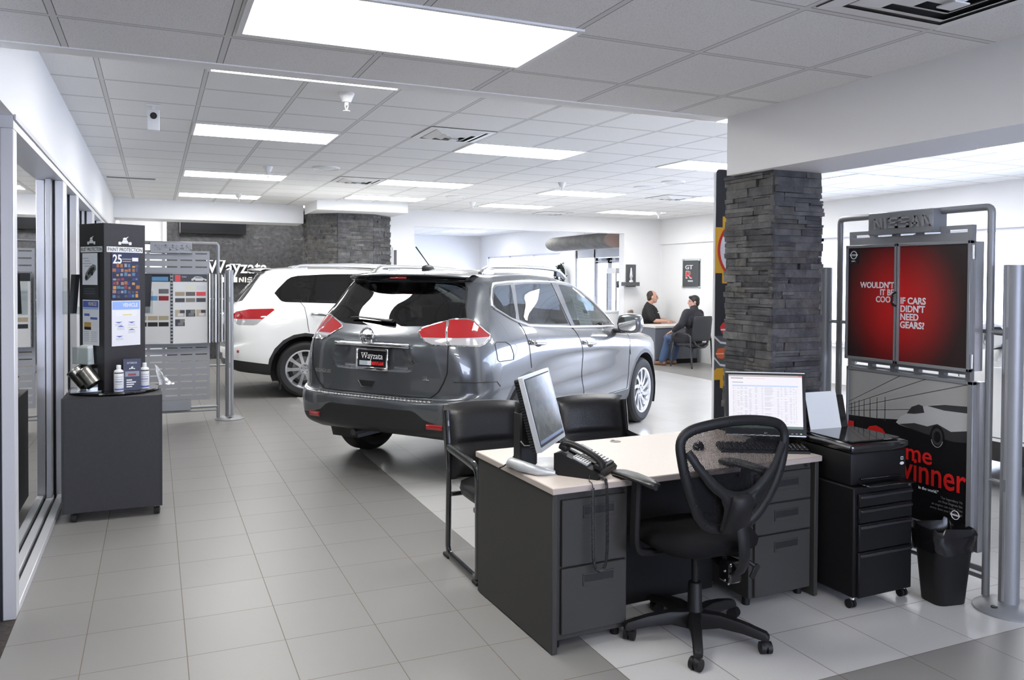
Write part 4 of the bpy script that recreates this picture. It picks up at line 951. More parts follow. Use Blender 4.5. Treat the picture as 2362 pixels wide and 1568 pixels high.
# ---- monitors
def monitor_panel(root, C, ph, ta, w, h, thick, face, bez, scr, name='screen'):
    u = Vector((math.cos(ph), math.sin(ph), 0)); nh = Vector((math.sin(ph), -math.cos(ph), 0)); up = Vector((0, 0, math.cos(ta)))-nh*math.sin(ta)
    return frame(C, u, up)
m1 = thing('computer_monitor', 'silver rimmed monitor turned sideways on a tall black stand at the desk corner', 'monitor', (1.60, 3.45, .7276))
F = monitor_panel(m1, Vector((1.69, 3.42, 1.012))-Vector((1.60, 3.45, .7276)), .826, .266, .42, .35, .05, None, None, None)
w, h = .42, .35
mb = MB(F); mb.prism(rrect(-w/2, -h/2, w/2, h/2, .008), -.022, 0, sil_pl); mb.prism(rrect(-w/2+.015, -h/2+.02, w/2-.015, h/2-.015, .006), -.001, .0015, blk_mat); mo = mb.build('bezel', m1, label='silver bezel')
mb = MB(F); mb.prism(rrect(-w/2+.006, -h/2+.006, w/2-.006, h/2-.006, .01), -.045, -.022, blk_mat); mb.prism(rrect(-.13, -.11, .13, .11, .02), -.062, -.045, blk_mat)
for k in range(26): mb.box((-w/2+.004, -h/2+.02+k*.0125, -.034), (.006, .005, .022), seam_m)
mb.build('back_shell', m1)
def screen_mat(name, cols, bright):
    m = bpy.data.materials.new(name); m.use_nodes = True; nt = m.node_tree; b = nt.nodes['Principled BSDF']
    b.inputs['Base Color'].default_value = (.01, .01, .012, 1); b.inputs['Roughness'].default_value = .12
    tc = nd(nt, 'ShaderNodeTexCoord'); sp = nd(nt, 'ShaderNodeSeparateXYZ'); ln(nt, tc.outputs['Object'], sp.inputs[0])
    n = nd(nt, 'ShaderNodeTexVoronoi'); n.inputs['Scale'].default_value = 34; ln(nt, tc.outputs['Object'], n.inputs['Vector'])
    r = nd(nt, 'ShaderNodeValToRGB'); ln(nt, n.outputs['Color'], r.inputs[0])
    r.color_ramp.elements[0].color = (*cols[0], 1); r.color_ramp.elements[1].color = (*cols[1], 1)
    ln(nt, r.outputs[0], b.inputs['Emission Color']); b.inputs['Emission Strength'].default_value = bright
    return m
mb = MB(F); sw, sh = w/2-.021, h/2-.026
mb.prism([(-sw, -sh+.006), (sw, -sh+.006), (sw, sh+.005), (-sw, sh+.005)], .0012, .0022, screen_mat('aerial_photo_screen', ((.05, .055, .06), (.10, .11, .11)), .45))
mb.prism([(-sw, -sh+.006), (sw, -sh+.006), (sw, -sh+.02), (-sw, -sh+.02)], .0022, .0026, mat('task_bar', (.02, .03, .06), .3, emit=(.1, .14, .25), estr=.3)); mb.build('screen', m1, label='dim screen with an aerial picture')
mb = MB(); 
mb.b(-.045, .045, -.05, .035, .02, .27, blk_mat, .008); mb.box((.0, -.005, .285), (.09, .08, .07), blk_mat, .02, None, 2)
mb.tube([(0, -.01, .285), (.04, -.02, .285), (.075, -.025, .285)], .024, blk_mat, 10)
mb.tube([(-.045, -.052, .14), (-.03, -.06, .12), (.0, -.062, .118), (.03, -.055, .14)], .003, sil_pl, 6); mb.build('column', m1)
mb = MB(); mb.lathe([(.0005, .022), (.06, .02), (.13, .012), (.15, .004), (.152, 0)], sil_pl, 36, Matrix.Translation((.115, .0, 0)) @ Matrix.Diagonal((.95, 1.05, 1, 1)))
mb.tube([(-.05, .06, .01), (-.06, .02, .028), (-.05, -.09, .03), (.0, -.16, .02), (.07, -.175, .008)], [.02, .024, .026, .022, .012], sil_pl, 10); mb.build('stand_base', m1, label='silver stand base')
mb = MB(); mb.tube(crom([(.06, .02, .25), (.05, .06, .16), (.0, .10, .05), (-.05, .08, .012), (-.12, .02, .006)], 6), .004, blk_mat, 6); mb.build('cable', m1)
m2 = thing('computer_monitor', 'black monitor showing a white spreadsheet in front of the stone pillar', 'monitor', (3.02, 3.46, .7276))
F = monitor_panel(m2, Vector((2.96, 3.353, .9675))-Vector((3.02, 3.46, .7276)), -.5654, .1947, .41, .331, .05, None, None, None); w, h = .41, .331
mb = MB(F); mb.prism(rrect(-w/2, -h/2, w/2, h/2, .006), -.03, 0, blk_mat); mb.b(-w/2+.002, w/2-.002, h/2-.003, h/2+.002, -.025, .002, sil_pl); mb.b(-w/2+.002, w/2-.002, -h/2-.002, -h/2+.004, -.025, .002, sil_pl)
for k in range(5): mb.b(.085+k*.022, .093+k*.022, -h/2+.012, -h/2+.014, 0, .001, keys_m if k < 4 else mat('power_green', (.4, .8, .3), .4, emit=(.5, 1, .3), estr=1))
mb.text('Dell', .012, keys_m, Matrix.Translation((0, -h/2+.013, .0005)), .0003)
mb.build('bezel', m2)
mb = MB(F); mb.prism(rrect(-w/2+.01, -h/2+.01, w/2-.01, h/2-.01, .02), -.055, -.03, blk_mat); mb.build('back_shell', m2)
def em(name, c, s=1.): return mat('lit_'+name, tuple(x*.1 for x in c), .3, emit=c, estr=s*.25)
E_W = em('white', (.92, .90, .96)); mb = MB(F); x0, x1, y0, y1 = -.189, .189, -.128, .152
def sq(a, b, c, d, m, z): mb.prism([(x0+(x1-x0)*a, y1-(y1-y0)*b), (x0+(x1-x0)*c, y1-(y1-y0)*b), (x0+(x1-x0)*c, y1-(y1-y0)*d), (x0+(x1-x0)*a, y1-(y1-y0)*d)], z, z+.0004, m)
sq(0, 0, 1, 1, E_W, .0004); sq(0, 0, 1, .035, em('tan', (.45, .40, .38)), .0009); sq(.95, 0, .99, .018, em('red', (.75, .12, .1)), .0014); sq(0, .955, 1, 1, em('green', (.10, .17, .13)), .0009)
tx = em('text', (.45, .44, .52)); tx2 = em('text_dark', (.22, .22, .27)); pk = em('pink', (.9, .62, .66)); bl = em('blue', (.55, .68, .92))
sq(.03, .06, .2, .075, tx2, .0009); sq(.24, .062, .5, .072, pk, .0009); sq(.05, .14, .2, .15, tx2, .0009); sq(.05, .195, .94, .22, bl, .0009)
rs = random.Random(3)
for r_ in range(30):
    y = .235+r_*.0232
    if y > .93: break
    if r_ % 2: sq(.05, y-.003, .93, y+.012, em('row', (.86, .85, .90)), .0006)
    for k, (a, b_) in enumerate(((.06, .075), (.085, .11), (.12, .15), (.16, .2), (.22, .26), (.28, .32), (.36, .40), (.45, .47), (.49, .62), (.66, .69), (.71, .73), (.76, .80), (.83, .86), (.88, .89), (.91, .92))):
        if rs.random() < .8: sq(a, y, a+(b_-a)*rs.uniform(.5, 1), y+.006, tx2 if k in (0, 13, 14) else (pk if k == 1 else tx), .0009)
mb.build('screen', m2, label='bright spreadsheet screen')
mb = MB(); mb.box((-.03, -.05, .16), (.07, .03, .2), blk_mat, .008, Matrix.Rotation(-.5654, 3, 'Z')); mb.lathe([(.0005, .03), (.04, .026), (.075, .012), (.08, 0)], blk_mat, 30, Matrix.Translation((.03, .03, 0))); mb.cyl((.02, .02, .01), (-.02, -.04, .16), .03, blk_mat, n=14); mb.build('stand', m2)

# ---- keyboard, mouse, phone
kb = thing('keyboard', 'black computer keyboard below the spreadsheet monitor', 'keyboard', (2.925, 3.335, .7276), R(-28))
mb = MB(); mb.prism([(-.08, 0), (.08, 0), (.08, .022), (-.08, .012)], -.225, .225, blk_mat, Matrix(((0,0,1,0),(1,0,0,0),(0,1,0,0),(0,0,0,1)))); mb.build('case', kb, 0)
mb = MB(); kk = mat('key_black', (.012, .012, .013), .35)
for r_ in range(6):
    for c_ in range(19 if r_ else 16):
        x = -.213+c_*.0232+(0 if c_ < 14 else .01); y = .06-r_*.0215
        if x < .22: mb.box((x, y, .019+.0625*y+.003), (.018, .0175, .008), kk, .002); 
mb.build('keycaps', kb, label='black keys'); mb = MB()
for r_ in range(1, 5):
    for c_ in range(14, 19): mb.box((-.216+c_*.0232+.01, .063-r_*.0215, .0268+.0625*(.06-r_*.0215)), (.005, .006, .0006), keys_m)
mb.build('key_legends', kb)
ms = thing('computer_mouse', 'small black mouse seen through the mesh chair back', 'mouse', (2.64, 3.50, .7276), R(-40))
mb = MB(); mb.sphere((0, 0, .004), (.032, .058, .034), blk_gloss, 20); bm_ = [v for v in mb.v]
for v in mb.v: v.z = max(v.z, 0.)
mb.build('shell', ms); mb = MB(); mb.cyl((-.004, .03, .034), (.004, .03, .034), .01, sil_pl, n=14); mb.build('wheel', ms)
ph = thing('desk_phone', 'black office desk phone with a coiled cord hanging over the desk edge', 'phone', (1.667, 3.278, .7276), math.atan2(-.79, .61))
# local: x back->front, y = across (handset at y small)
mb = MB(); XZ = Matrix(((1,0,0,0),(0,0,1,0),(0,1,0,0),(0,0,0,1)))
prof = [(0, .012), (.02, 0), (.215, 0), (.222, .022), (.21, .034), (.03, .105), (.0, .098)]
mb.prism(prof, .0, .225, blk_mat, XZ); mb.build('base', ph, 30)
sl = (.034-.105)/(.21-.03); ang = math.atan(sl); FT = Matrix.Translation((.03, 0, .1052)) @ Matrix.Rotation(-ang, 4, 'Y')
mb = MB(FT); mb.b(.01, .19, .07, .222, 0, .008, blk_mat, .003); mb.b(.012, .07, .085, .21, .008, .0095, mat('lcd_grey', (.18, .2, .19), .2)); d = mb.build('faceplate', ph)
mb = MB(FT)
for r_ in range(5):
    for c_ in range(3): mb.b(.082+r_*.02, .096+r_*.02, .10+c_*.022, .116+c_*.022, .008, .012, keys_m if r_ < 4 else blk_gloss, .001)
for r_ in range(6): mb.b(.078+r_*.017, .09+r_*.017, .17, .215, .008, .011, keys_m, .001)
mb.build('keypad', ph, label='pale keys')
mb = MB(FT); mb.b(.06, .14, .012, .058, -.002, .012, sil_pl, .003)
for i in range(6):
    for j in range(4): mb.b(.066+i*.012, .073+i*.012, .016+j*.010, .023+j*.010, .012, .0125, seam_m)
mb.build('speaker_grille', ph, label='pale speaker grille')
mb = MB(FT); P = [(-.01, .035, .03), (.0, .035, .042), (.04, .035, .052), (.1, .035, .054), (.155, .035, .050), (.19, .035, .038), (.2, .035, .022)]
mb.tube(crom(P, 5), [.026]*6+[.022]*20+[.026]*5, blk_mat, 12, up=(0, 1, 0), flat=(1.0, .62)); mb.box((.0, .035, .022), (.045, .05, .03), blk_mat, .01, None, 2); mb.box((.185, .035, .018), (.045, .05, .03), blk_mat, .01, None, 2); hs = mb.build('handset', ph, 50)
# coiled cord in world coordinates relative to the phone
Minv = (Matrix.Translation((1.667, 3.278, .7276)) @ Matrix.Rotation(math.atan2(-.79, .61), 4, 'Z')).inverted()
def coil(pts, r, pitch, rc, m, mb):
    path = [Vector(p) for p in pts]; L = [0]
    for a, b in zip(path, path[1:]): L.append(L[-1]+(b-a).length)
    n = int(L[-1]/pitch*8); out = []; up = Vector((0, 1, 0)); j = 0
    for i in range(n+1):
        s = L[-1]*i/n
        while j < len(path)-2 and L[j+1] < s: j += 1
        t = (path[j+1]-path[j]).normalized(); p = path[j].lerp(path[j+1], (s-L[j])/max(L[j+1]-L[j], 1e-9))
        u = (up-t*up.dot(t)); u = u.normalized() if u.length > .1 else t.orthogonal().normalized(); v = t.cross(u); a = 2*PI*i/8
        out.append(p+r*(math.cos(a)*u+math.sin(a)*v))
    mb.tube(out, rc, m, 4)
mb = MB(Minv); cord_m = mat('cord_black', (.02, .02, .021), .5)
mb.tube(crom([(1.765, 3.12, .752), (1.752, 3.10, .735), (1.742, 3.075, .736), (1.739, 3.052, .734), (1.739, 3.044, .715)], 5), .0022, cord_m, 6)
coil(crom([(1.739, 3.043, .715), (1.738, 3.04, .6), (1.739, 3.038, .48), (1.742, 3.036, .40), (1.755, 3.035, .362), (1.775, 3.034, .352), (1.795, 3.035, .366), (1.806, 3.036, .41), (1.810, 3.038, .5), (1.809, 3.04, .62), (1.808, 3.042, .70), (1.808, 3.05, .738), (1.812, 3.075, .742), (1.813, 3.10, .746), (1.80, 3.125, .755)], 8), .0062, .0055, .0021, cord_m, mb)
mb.build('coiled_cord', ph, label='black coiled cord')

# ---- task chair
tcx, tcy = 2.24, 2.985
tc_ = thing('task_chair', 'black mesh back task chair on a five star base in front of the desk', 'chair', (tcx, tcy, 0), R(1))
for k in range(5):
    a = R(-125+72*k); d = Vector((math.cos(a), math.sin(a), 0)); n = Vector((-d.y, d.x, 0)); ring = []
    for s, zt, hh, wd in ((.03, .125, .075, .032), (.12, .128, .055, .026), (.22, .112, .045, .022), (.315, .088, .035, .021), (.328, .075, .02, .019)):
        c = d*s; ring.append([c+n*wd*.75+Vector((0,0,zt)), c+n*wd+Vector((0,0,zt-.01)), c+n*wd*.9+Vector((0,0,zt-hh)), c-n*wd*.9+Vector((0,0,zt-hh)), c-n*wd+Vector((0,0,zt-.01)), c-n*wd*.75+Vector((0,0,zt))])
    mb = MB(); mb.grid(ring, blk_mat, closed_u=True); mb.poly(ring[-1], blk_mat); leg = mb.build('leg', tc_, 40)
    c = d*.308; b2 = R(200+50*k); e = Vector((math.cos(b2), math.sin(b2), 0)); q = Vector((-e.y, e.x, 0)); w0 = c+e*.014
    mb = MB(); mb.cyl(c+Vector((0,0,.05)), c+Vector((0,0,.085)), .012, blk_mat, n=10)
    for s in (-1, 1): mb.cyl(w0+q*s*.004+Vector((0,0,.0265)), w0+q*s*.024+Vector((0,0,.0265)), .0265, blk_mat, n=20)
    mb.sphere(w0+Vector((0,0,.034)), (.024, .024, .022), blk_mat, 12); mb.build('caster', leg, 45)
mb = MB(); mb.lathe([(.0005, .06), (.036, .06), (.038, .13), (.033, .14), (.03, .25), (.026, .255), (.016, .258), (.016, .41), (.04, .41), (.0005, .415)], blk_mat, 20); mb.build('gas_lift', tc_)
mb = MB(); ring = []
for z, k in ((.425, .62), (.432, .86), (.45, .98), (.475, 1.0), (.50, .94), (.512, .75), (.514, .3)):
    ring.append([Vector((k*.255*(abs(math.cos(t))**.6)*(1 if math.cos(t) > 0 else -1), .02+k*.245*(abs(math.sin(t))**.6)*(1 if math.sin(t) > 0 else -1), z-.015*(math.sin(t) > .7)*k)) for t in [2*PI*i/32 for i in range(32)]])
mb.grid(ring, fabric_b, closed_u=True); mb.poly(ring[0][::-1], blk_mat); mb.poly(ring[-1], fabric_b); mb.build('seat', tc_, 60)
mb = MB(); mb.b(-.09, .09, -.12, .12, .395, .43, blk_mat, .01); mb.b(.03, .10, -.20, -.12, .30, .40, blk_gloss, .01)
for x, z in ((.0, .37), (.0, .33), (.02, .31)): mb.cyl((x, -.2, z), (x, -.206, z), .005, chrome, n=10)
mb.tube([(.12, -.1, .38), (.17, -.14, .375), (.2, -.16, .35)], .01, blk_mat, 8); mb.box((.20, -.165, .325), (.03, .012, .07), blk_mat, .004, Matrix.Rotation(R(35), 3, 'Y')); mb.build('mechanism', tc_)
YB = lambda x, z: -.225-.10*(z-.56)-.03*math.sin((z-.56)/.47*PI)+.55*x*x*.6     # back surface: leans back, wings forward
def bk(x, z, o=0.): return Vector((x, YB(x, z)-o, z))
LOOP = [(0, 1.03), (.12, 1.022), (.23, 1.0), (.276, .957), (.272, .88), (.248, .79), (.205, .69), (.155, .612), (.10, .572), (0.0, .558), (-.10, .572), (-.155, .612), (-.205, .69), (-.248, .79), (-.272, .88), (-.276, .957), (-.23, 1.0), (-.12, 1.022)]
L2 = [(p.x, p.y) for p in crom([(a, b, 0) for a, b in LOOP], 5, True)]
mb = MB(); mb.tube([bk(x, z) for x, z in L2], .023, blk_mat, 10, True, up=(0, 1, 0), flat=(.62, 1.0))
for i in range(4, len(L2), 7): p = bk(*L2[i], .0145); mb.cyl(p, p+Vector((0, -.003, 0)), .004, seam_m, n=8)
mb.build('back_frame', tc_, 60)
def mesh_cloth():
    m = bpy.data.materials.new('mesh_cloth'); m.use_nodes = True; nt = m.node_tree; nt.nodes.clear()
    out = nd(nt, 'ShaderNodeOutputMaterial'); mix = nd(nt, 'ShaderNodeMixShader'); tr = nd(nt, 'ShaderNodeBsdfTransparent'); df = nd(nt, 'ShaderNodeBsdfDiffuse'); df.inputs[0].default_value = (.012, .012, .013, 1)
    tc = nd(nt, 'ShaderNodeTexCoord'); sp = nd(nt, 'ShaderNodeSeparateXYZ'); ln(nt, tc.outputs['Object'], sp.inputs[0])
    a = mth(nt, 'ADD', sp.outputs[0], mth(nt, 'MULTIPLY', sp.outputs[2], .62)); b = mth(nt, 'SUBTRACT', sp.outputs[0], mth(nt, 'MULTIPLY', sp.outputs[2], .62))
    def st(v, p): return mth(nt, 'LESS_THAN', mth(nt, 'FRACT', mth(nt, 'DIVIDE', v, p)), .46)
    f = mth(nt, 'MAXIMUM', st(a, .0062), st(b, .0062))
    ln(nt, f, mix.inputs[0]); ln(nt, tr.outputs[0], mix.inputs[1]); ln(nt, df.outputs[0], mix.inputs[2]); ln(nt, mix.outputs[0], out.inputs[0]); return m
mb = MB(); mm = mesh_cloth(); n = len(L2)
rings = [[bk(x*k, .80+(z-.80)*k) for x, z in L2] for k in (.97, .75, .5, .25, .02)]
mb.grid(rings, mm, closed_u=True); mb.build('back_mesh', tc_, 60, label='see-through black mesh')
mb = MB()
for s in (-1, 1):
    P = [bk(s*.252, .915, .012), bk(s*.20, .84, .02), bk(s*.135, .77, .026), bk(s*.08, .725, .03), bk(s*.045, .66, .03), bk(s*.045, .57, .03)]
    mb.tube(crom(P, 5), [.018]*8+[.021]*8+[.026]*10, blk_mat, 8, up=(0, 1, 0), flat=(.6, 1.1))
P = [bk(-.135, .772, .026), bk(-.07, .728, .028), bk(0, .715, .03), bk(.07, .728, .028), bk(.135, .772, .026)]
mb.tube(crom(P, 6), .022, blk_mat, 8, up=(0, 1, 0), flat=(.6, 1)); mb.build('back_bracket', tc_, 60)
mb = MB(); ring = []
for z, wd, dp in ((.555, .068, .03), (.60, .066, .042), (.66, .064, .05), (.70, .062, .046), (.722, .05, .034), (.732, .025, .02)):
    ring.append([Vector((wd*math.cos(t), YB(0, z)-.028-dp*max(0, math.sin(t))**.7, z)) for t in [PI*i/12 for i in range(13)]])
mb.grid(ring, blk_mat); mb.poly(ring[0][::-1], blk_mat); mb.build('lumbar_cap', tc_, 70)
mb = MB(); mb.tube(crom([(0.02, YB(0, .6)-.045, .60), (.03, -.29, .5), (.045, -.27, .42), (.06, -.20, .35), (.06, -.05, .385)], 5), .03, blk_mat, 8, up=(1, 0, 0), flat=(1, .35)); mb.build('back_post', tc_)
for s in (-1, 1):
    mb = MB(); mb.tube(crom([(s*.14, .02, .41), (s*.27, .02, .42), (s*.31, .02, .46), (s*.31, .02, .6), (s*.305, .02, .735)], 5), .018, blk_mat, 8, flat=(1, 1.6), up=(1, 0, 0)); ar = mb.build('arm_support', tc_)
    mb = MB(); ring = []
    for y, wd, z in ((-.125, .012, .745), (-.115, .03, .748), (-.06, .042, .752), (.05, .046, .752), (.14, .042, .747), (.185, .03, .738), (.195, .012, .733)):
        ring.append([Vector((s*.305+wd*math.cos(t), y, z+.016*math.sin(t))) for t in [2*PI*i/14 for i in range(14)]])
    mb.grid(ring, leather, closed_u=True); mb.poly(ring[0][::-1], leather); mb.poly(ring[-1], leather); mb.build('arm_pad', ar, 70)

# ---- sled base visitor chairs
def visitor(label, loc, rz):
    t = thing('visitor_chair', label, 'chair', loc, rz, 'black visitor chairs behind the desk')
    for s in (-1, 1):
        x = s*.235
        P = fillet([(x, .20, .62), (x, .24, .0+.018), (x, -.25, .018), (x, -.22, .60), (x, .22, .635)], .10, 6)
        mb = MB(); mb.tube([(x, .285, .86), (x, .235, .6), (x, .235, .35)] and fillet([(x, .275, .85), (x, .22, .55), (x, .235, .018), (x, -.245, .018), (x, -.235, .615), (x, .225, .64)], .07, 6), .021, blk_metal, 10, up=(1, 0, 0), flat=(.75, 1.3))
        f = mb.build('sled_frame', t, label='gloss black tube frame')
        mb = MB(); mb.b(x-.02, x+.02, .19, .27, 0, .02, rubber, .003); mb.b(x-.02, x+.02, -.265, -.20, 0, .02, rubber, .003); mb.build('glide', f)
        mb = MB(); mb.tube([(x, -.19, .628), (x, .0, .637), (x, .15, .64)], .02, leather, 10, up=(1, 0, 0), flat=(.55, 1.25)); 
    mb = MB(); ring = []
    for z, k in ((.385, .8), (.39, .95), (.42, 1.0), (.455, .97), (.47, .85), (.475, .4)):
        ring.append([Vector((k*.21*(abs(math.cos(a))**.45)*(1 if math.cos(a) > 0 else -1), -.02+k*.235*(abs(math.sin(a))**.45)*(1 if math.sin(a) > 0 else -1), z)) for a in [2*PI*i/28 for i in range(28)]])
    mb.grid(ring, leather, closed_u=True); mb.poly(ring[0][::-1], fabric_b); mb.poly(ring[-1], leather); mb.cyl((-.235, .18, .38), (.235, .18, .38), .014, blk_metal, n=10); mb.cyl((-.235, -.18, .38), (.235, -.18, .38), .014, blk_metal, n=10); mb.build('seat', t, 70)
    mb = MB(); NX, NZ = 18, 22; fr_ = []; bk_ = []
    for j in range(NZ+1):
        v = j/NZ; z = .455+.435*v; rf = []; rb = []
        for i in range(NX+1):
            u = -1+2*i/NX; e = max(abs(u), 0); edge = min(1, (1-abs(u)**6))*min(1, (1-abs(2*v-1)**10)); rx = .248*(1-.04*(v > .9)*(v-.9)*10)
            wv = .016*(1-math.exp(-((v-.46)/.05)**2)*(1-abs(u)**4))                     # crease across the cushion
            th = .006+.036*edge+wv*edge; yb = .215+.10*v-.02*u*u*0+.04*(1-u*u)*0
            rf.append(Vector((u*rx, yb-th+.02*(1-abs(u)**2)*0, z-.018*u*u*v))); rb.append(Vector((u*rx, yb+.012+.02*edge, z-.018*u*u*v)))
        fr_.append(rf); bk_.append(rb)
    mb.grid(fr_, leather); mb.grid(bk_, leather, flip=True)
    for a, b in ((fr_[0], bk_[0]), (bk_[-1], fr_[-1])): mb.grid([a, b], leather, flip=True)
    mb.grid([[r[0] for r in fr_], [r[0] for r in bk_]], leather); mb.grid([[r[-1] for r in bk_], [r[-1] for r in fr_]], leather)
    mb.build('backrest', t, 60); return t
visitor('black leather visitor chair at the left end behind the desk', (1.80, 4.195, 0), 0)
visitor('black leather visitor chair behind the middle of the desk, right of the sideways monitor', (2.515, 4.20, 0), R(-4))

# ---- mobile cabinet, printer, bin
cb = thing('mobile_cabinet', 'black mobile drawer cabinet on casters under the printer', 'cabinet', (3.335, 3.155, 0), R(1))
cab_m = mat('black_cabinet', (.006, .006, .0065), .5, spec=.2)
mb = MB(); mb.b(-.205, .205, -.235, .25, .06, .605, cab_m, .006); body_ = mb.build('carcass', cb)
for z0, z1 in ((.062, .285), (.29, .425), (.43, .505), (.51, .575)):
    mb = MB(); mb.b(-.185, .185, -.252, -.235, z0, z1, cab_m, .004); d = mb.build('drawer', cb); mb = MB(); mb.b(-.18, .18, -.262, -.25, z1-.022, z1-.008, mat('pull_black', (.02, .02, .022), .35), .003); mb.build('handle', d)
mb = MB(); mb.cyl((.17, -.236, .592), (.17, -.245, .592), .009, chrome, n=16); mb.build('lock', cb, label='chrome lock')
for x in (-.18, .18):
    for y in (-.21, .2):
        mb = MB(); mb.cyl((x, y, .045), (x, y, .062), .012, chrome, n=10)
        for s in (-1, 1): mb.cyl((x+s*.004, y+.01, .022), (x+s*.018, y+.01, .022), .022, blk_mat, n=18)
        mb.build('caster', cb)
pr = thing('printer', 'black all in one printer with a raised paper sheet, on the mobile cabinet', 'printer', (3.328, 3.125, .606), R(-2))
gl = mat('piano_black', (.006, .006, .007), .12, 0, .6, .5)
mb = MB(); mb.b(-.185, .185, -.19, .17, 0, .165, cab_m, .015, 2); mb.build('body', pr)
mb = MB(); mb.box((0, -.01, .19), (.385, .385, .045), gl, .014, Matrix.Rotation(R(1.5), 3, 'X'), 2); mb.prism(rrect(-.17, -.17, .17, .16, .03), .213, .219, gl); mb.tube([(-.19, -.19, .195), (-.192, .0, .2), (-.19, .17, .2)], .006, satin, 6); mb.text('Canon', .018, sil_pl, Matrix.Translation((.06, -.185, .2196)), .0003); mb.build('scanner_lid', pr, label='glossy black scanner lid')
mb = MB(); mb.b(-.13, .13, -.21, -.19, .03, .04, gl, .004); mb.b(-.15, .15, -.28, -.19, .012, .02, gl, .003); mb.build('paper_tray', pr)
mb = MB(frame((.15, -.191, .11), (1, 0, 0), (0, 0, 1))); mb.b(-.008, .008, 0, .016, 0, .001, keys_m); mb.b(-.005, .005, .003, .013, .001, .0015, seam_m); mb.prism([(.014*math.cos(a), -.018+.008*math.sin(a)) for a in [2*PI*i/20 for i in range(20)]], 0, .001, keys_m); mb.build('sticker', pr, label='small white icons')
mb = MB(); mb.box((.03, .19, .26), (.25, .012, .26), gl, .004, Matrix.Rotation(R(-14), 3, 'X')); mb.build('paper_support', pr)
mb = MB(); mb.box((-.02, .172, .29), (.212, .002, .25), white_sheet, 0, Matrix.Rotation(R(-14), 3, 'X')); pp = mb.build('paper_sheet', pr, label='white paper sheet')
bn = thing('waste_bin', 'black waste bin with a black liner below the poster stand', 'bin', (3.665, 2.835, 0), R(-10))
def rr3(w, d, z, r=.04): return [Vector((x, y, z)) for x, y in rrect(-w, -d, w, d, r)]
mb = MB(); mb.grid([rr3(.085, .07, .0), rr3(.088, .073, .004), rr3(.115, .095, .34), rr3(.12, .1, .345), rr3(.116, .096, .35), rr3(.084, .069, .01)], blk_mat, closed_u=True); mb.poly(rr3(.085, .07, .002)[::-1], blk_mat); mb.build('pail', bn, 50)
rb = random.Random(5); mb = MB(); bag = mat('bin_liner', (.006, .006, .007), .25); rows_ = []
for k, (z, s) in enumerate(((.27, 1.02), (.30, 1.05), (.345, 1.06), (.37, 1.05), (.385, .99), (.36, .88), (.28, .8))): rows_.append([Vector((p.x*s+rb.uniform(-.008, .008), p.y*s+rb.uniform(-.008, .008), z+rb.uniform(-.014, .014))) for p in rr3(.118, .098, 0)])
mb.grid(rows_, bag, closed_u=True); mb.build('liner', bn, 50, label='crumpled glossy black liner')
# ------------------------------------------------------------------ silver display stands
sil = mat('silver_powder_coat', (.27, .275, .285), .42, .45)
sil_lt = mat('silver_panel', (.31, .315, .325), .5, .3)
def display_stand(label, loc, rz):
    t = thing('display_stand', label, 'display stand', loc, rz, 'silver display stands')
    for s in (-1, 1):
        mb = MB(); mb.cyl((s*.612, 0, .03), (s*.612, 0, 1.705), .046, sil, n=28); mb.b(s*.612-.006, s*.612+.006, -.0475, -.04, .05, 1.70, alu)
        for z in (.62, 1.37): mb.b(s*.612-.008, s*.612+.008, -.05, -.04, z-.03, z+.03, sil)
        p = mb.build('post', t, 50)
        mb = MB(); mb.lathe([(.158, 0), (.158, .008), (.14, .022), (.10, .034), (.05, .040), (.0005, .040)], sil, 40, Matrix.Translation((s*.612, 0, 0))); mb.cyl((s*.612, -.105, .030), (s*.612, -.105, .0345), .016, seam_m, n=16); mb.build('base_disc', p, 50)
        for z in (.62, 1.37): mb = MB(); mb.cyl((s*.612, 0, z), (s*.40, 0, z), .011, sil, n=10); mb.build('bracket', p)
    mb = MB(); mb.tube(fillet([(-.49, 0, .03), (-.49, 0, 2.0), (.49, 0, 2.0), (.49, 0, .03)], .03, 4), .0185, sil, 12); mb.cyl((-.49, 0, .155), (.49, 0, .155), .016, sil, n=10); mb.cyl((-.49, 0, .115), (.49, 0, .115), .012, sil, n=10); mb.build('tube_frame', t, 50)
    # slotted back panel with real slots
    mb = MB(); x0, x1 = -.40, .40; d0, d1 = -.02, .012; xs = [-.312, -.156, 0, .156, .312]; hw = .062
    z = .24; rows_ = []; zz = .30
    while zz < 1.89: rows_.append(zz); zz += .0755
    prev = .24
    for zr in rows_:
        mb.b(x0, x1, d0, d1, prev, zr-.008, sil_lt); e = x0
        for x in xs: mb.b(e, x-hw, d0, d1, zr-.008, zr+.008, sil_lt); e = x+hw
        mb.b(e, x1, d0, d1, zr-.008, zr+.008, sil_lt); prev = zr+.008
    mb.b(x0, x1, d0, d1, prev, 1.915, sil_lt); mb.build('slotted_panel', t, 0)
    mb = MB(); mb.b(-.213, .213, -.075, .035, 1.885, 2.012, sil, .004); h = mb.build('header_box', t)
    mb = MB(frame((-.165, -.0752, 1.918), (1, 0, 0), (0, 0, 1))); mb.letters('NISSAN', .06, sil_lt, Matrix(), .010, .95, .2, .26); mb.build('lettering', h, 0, label='raised maker name in silver')
    return t
ds = display_stand('silver stand holding the red double poster, beside the waste bin', (3.86, 3.235, 0), R(-90))
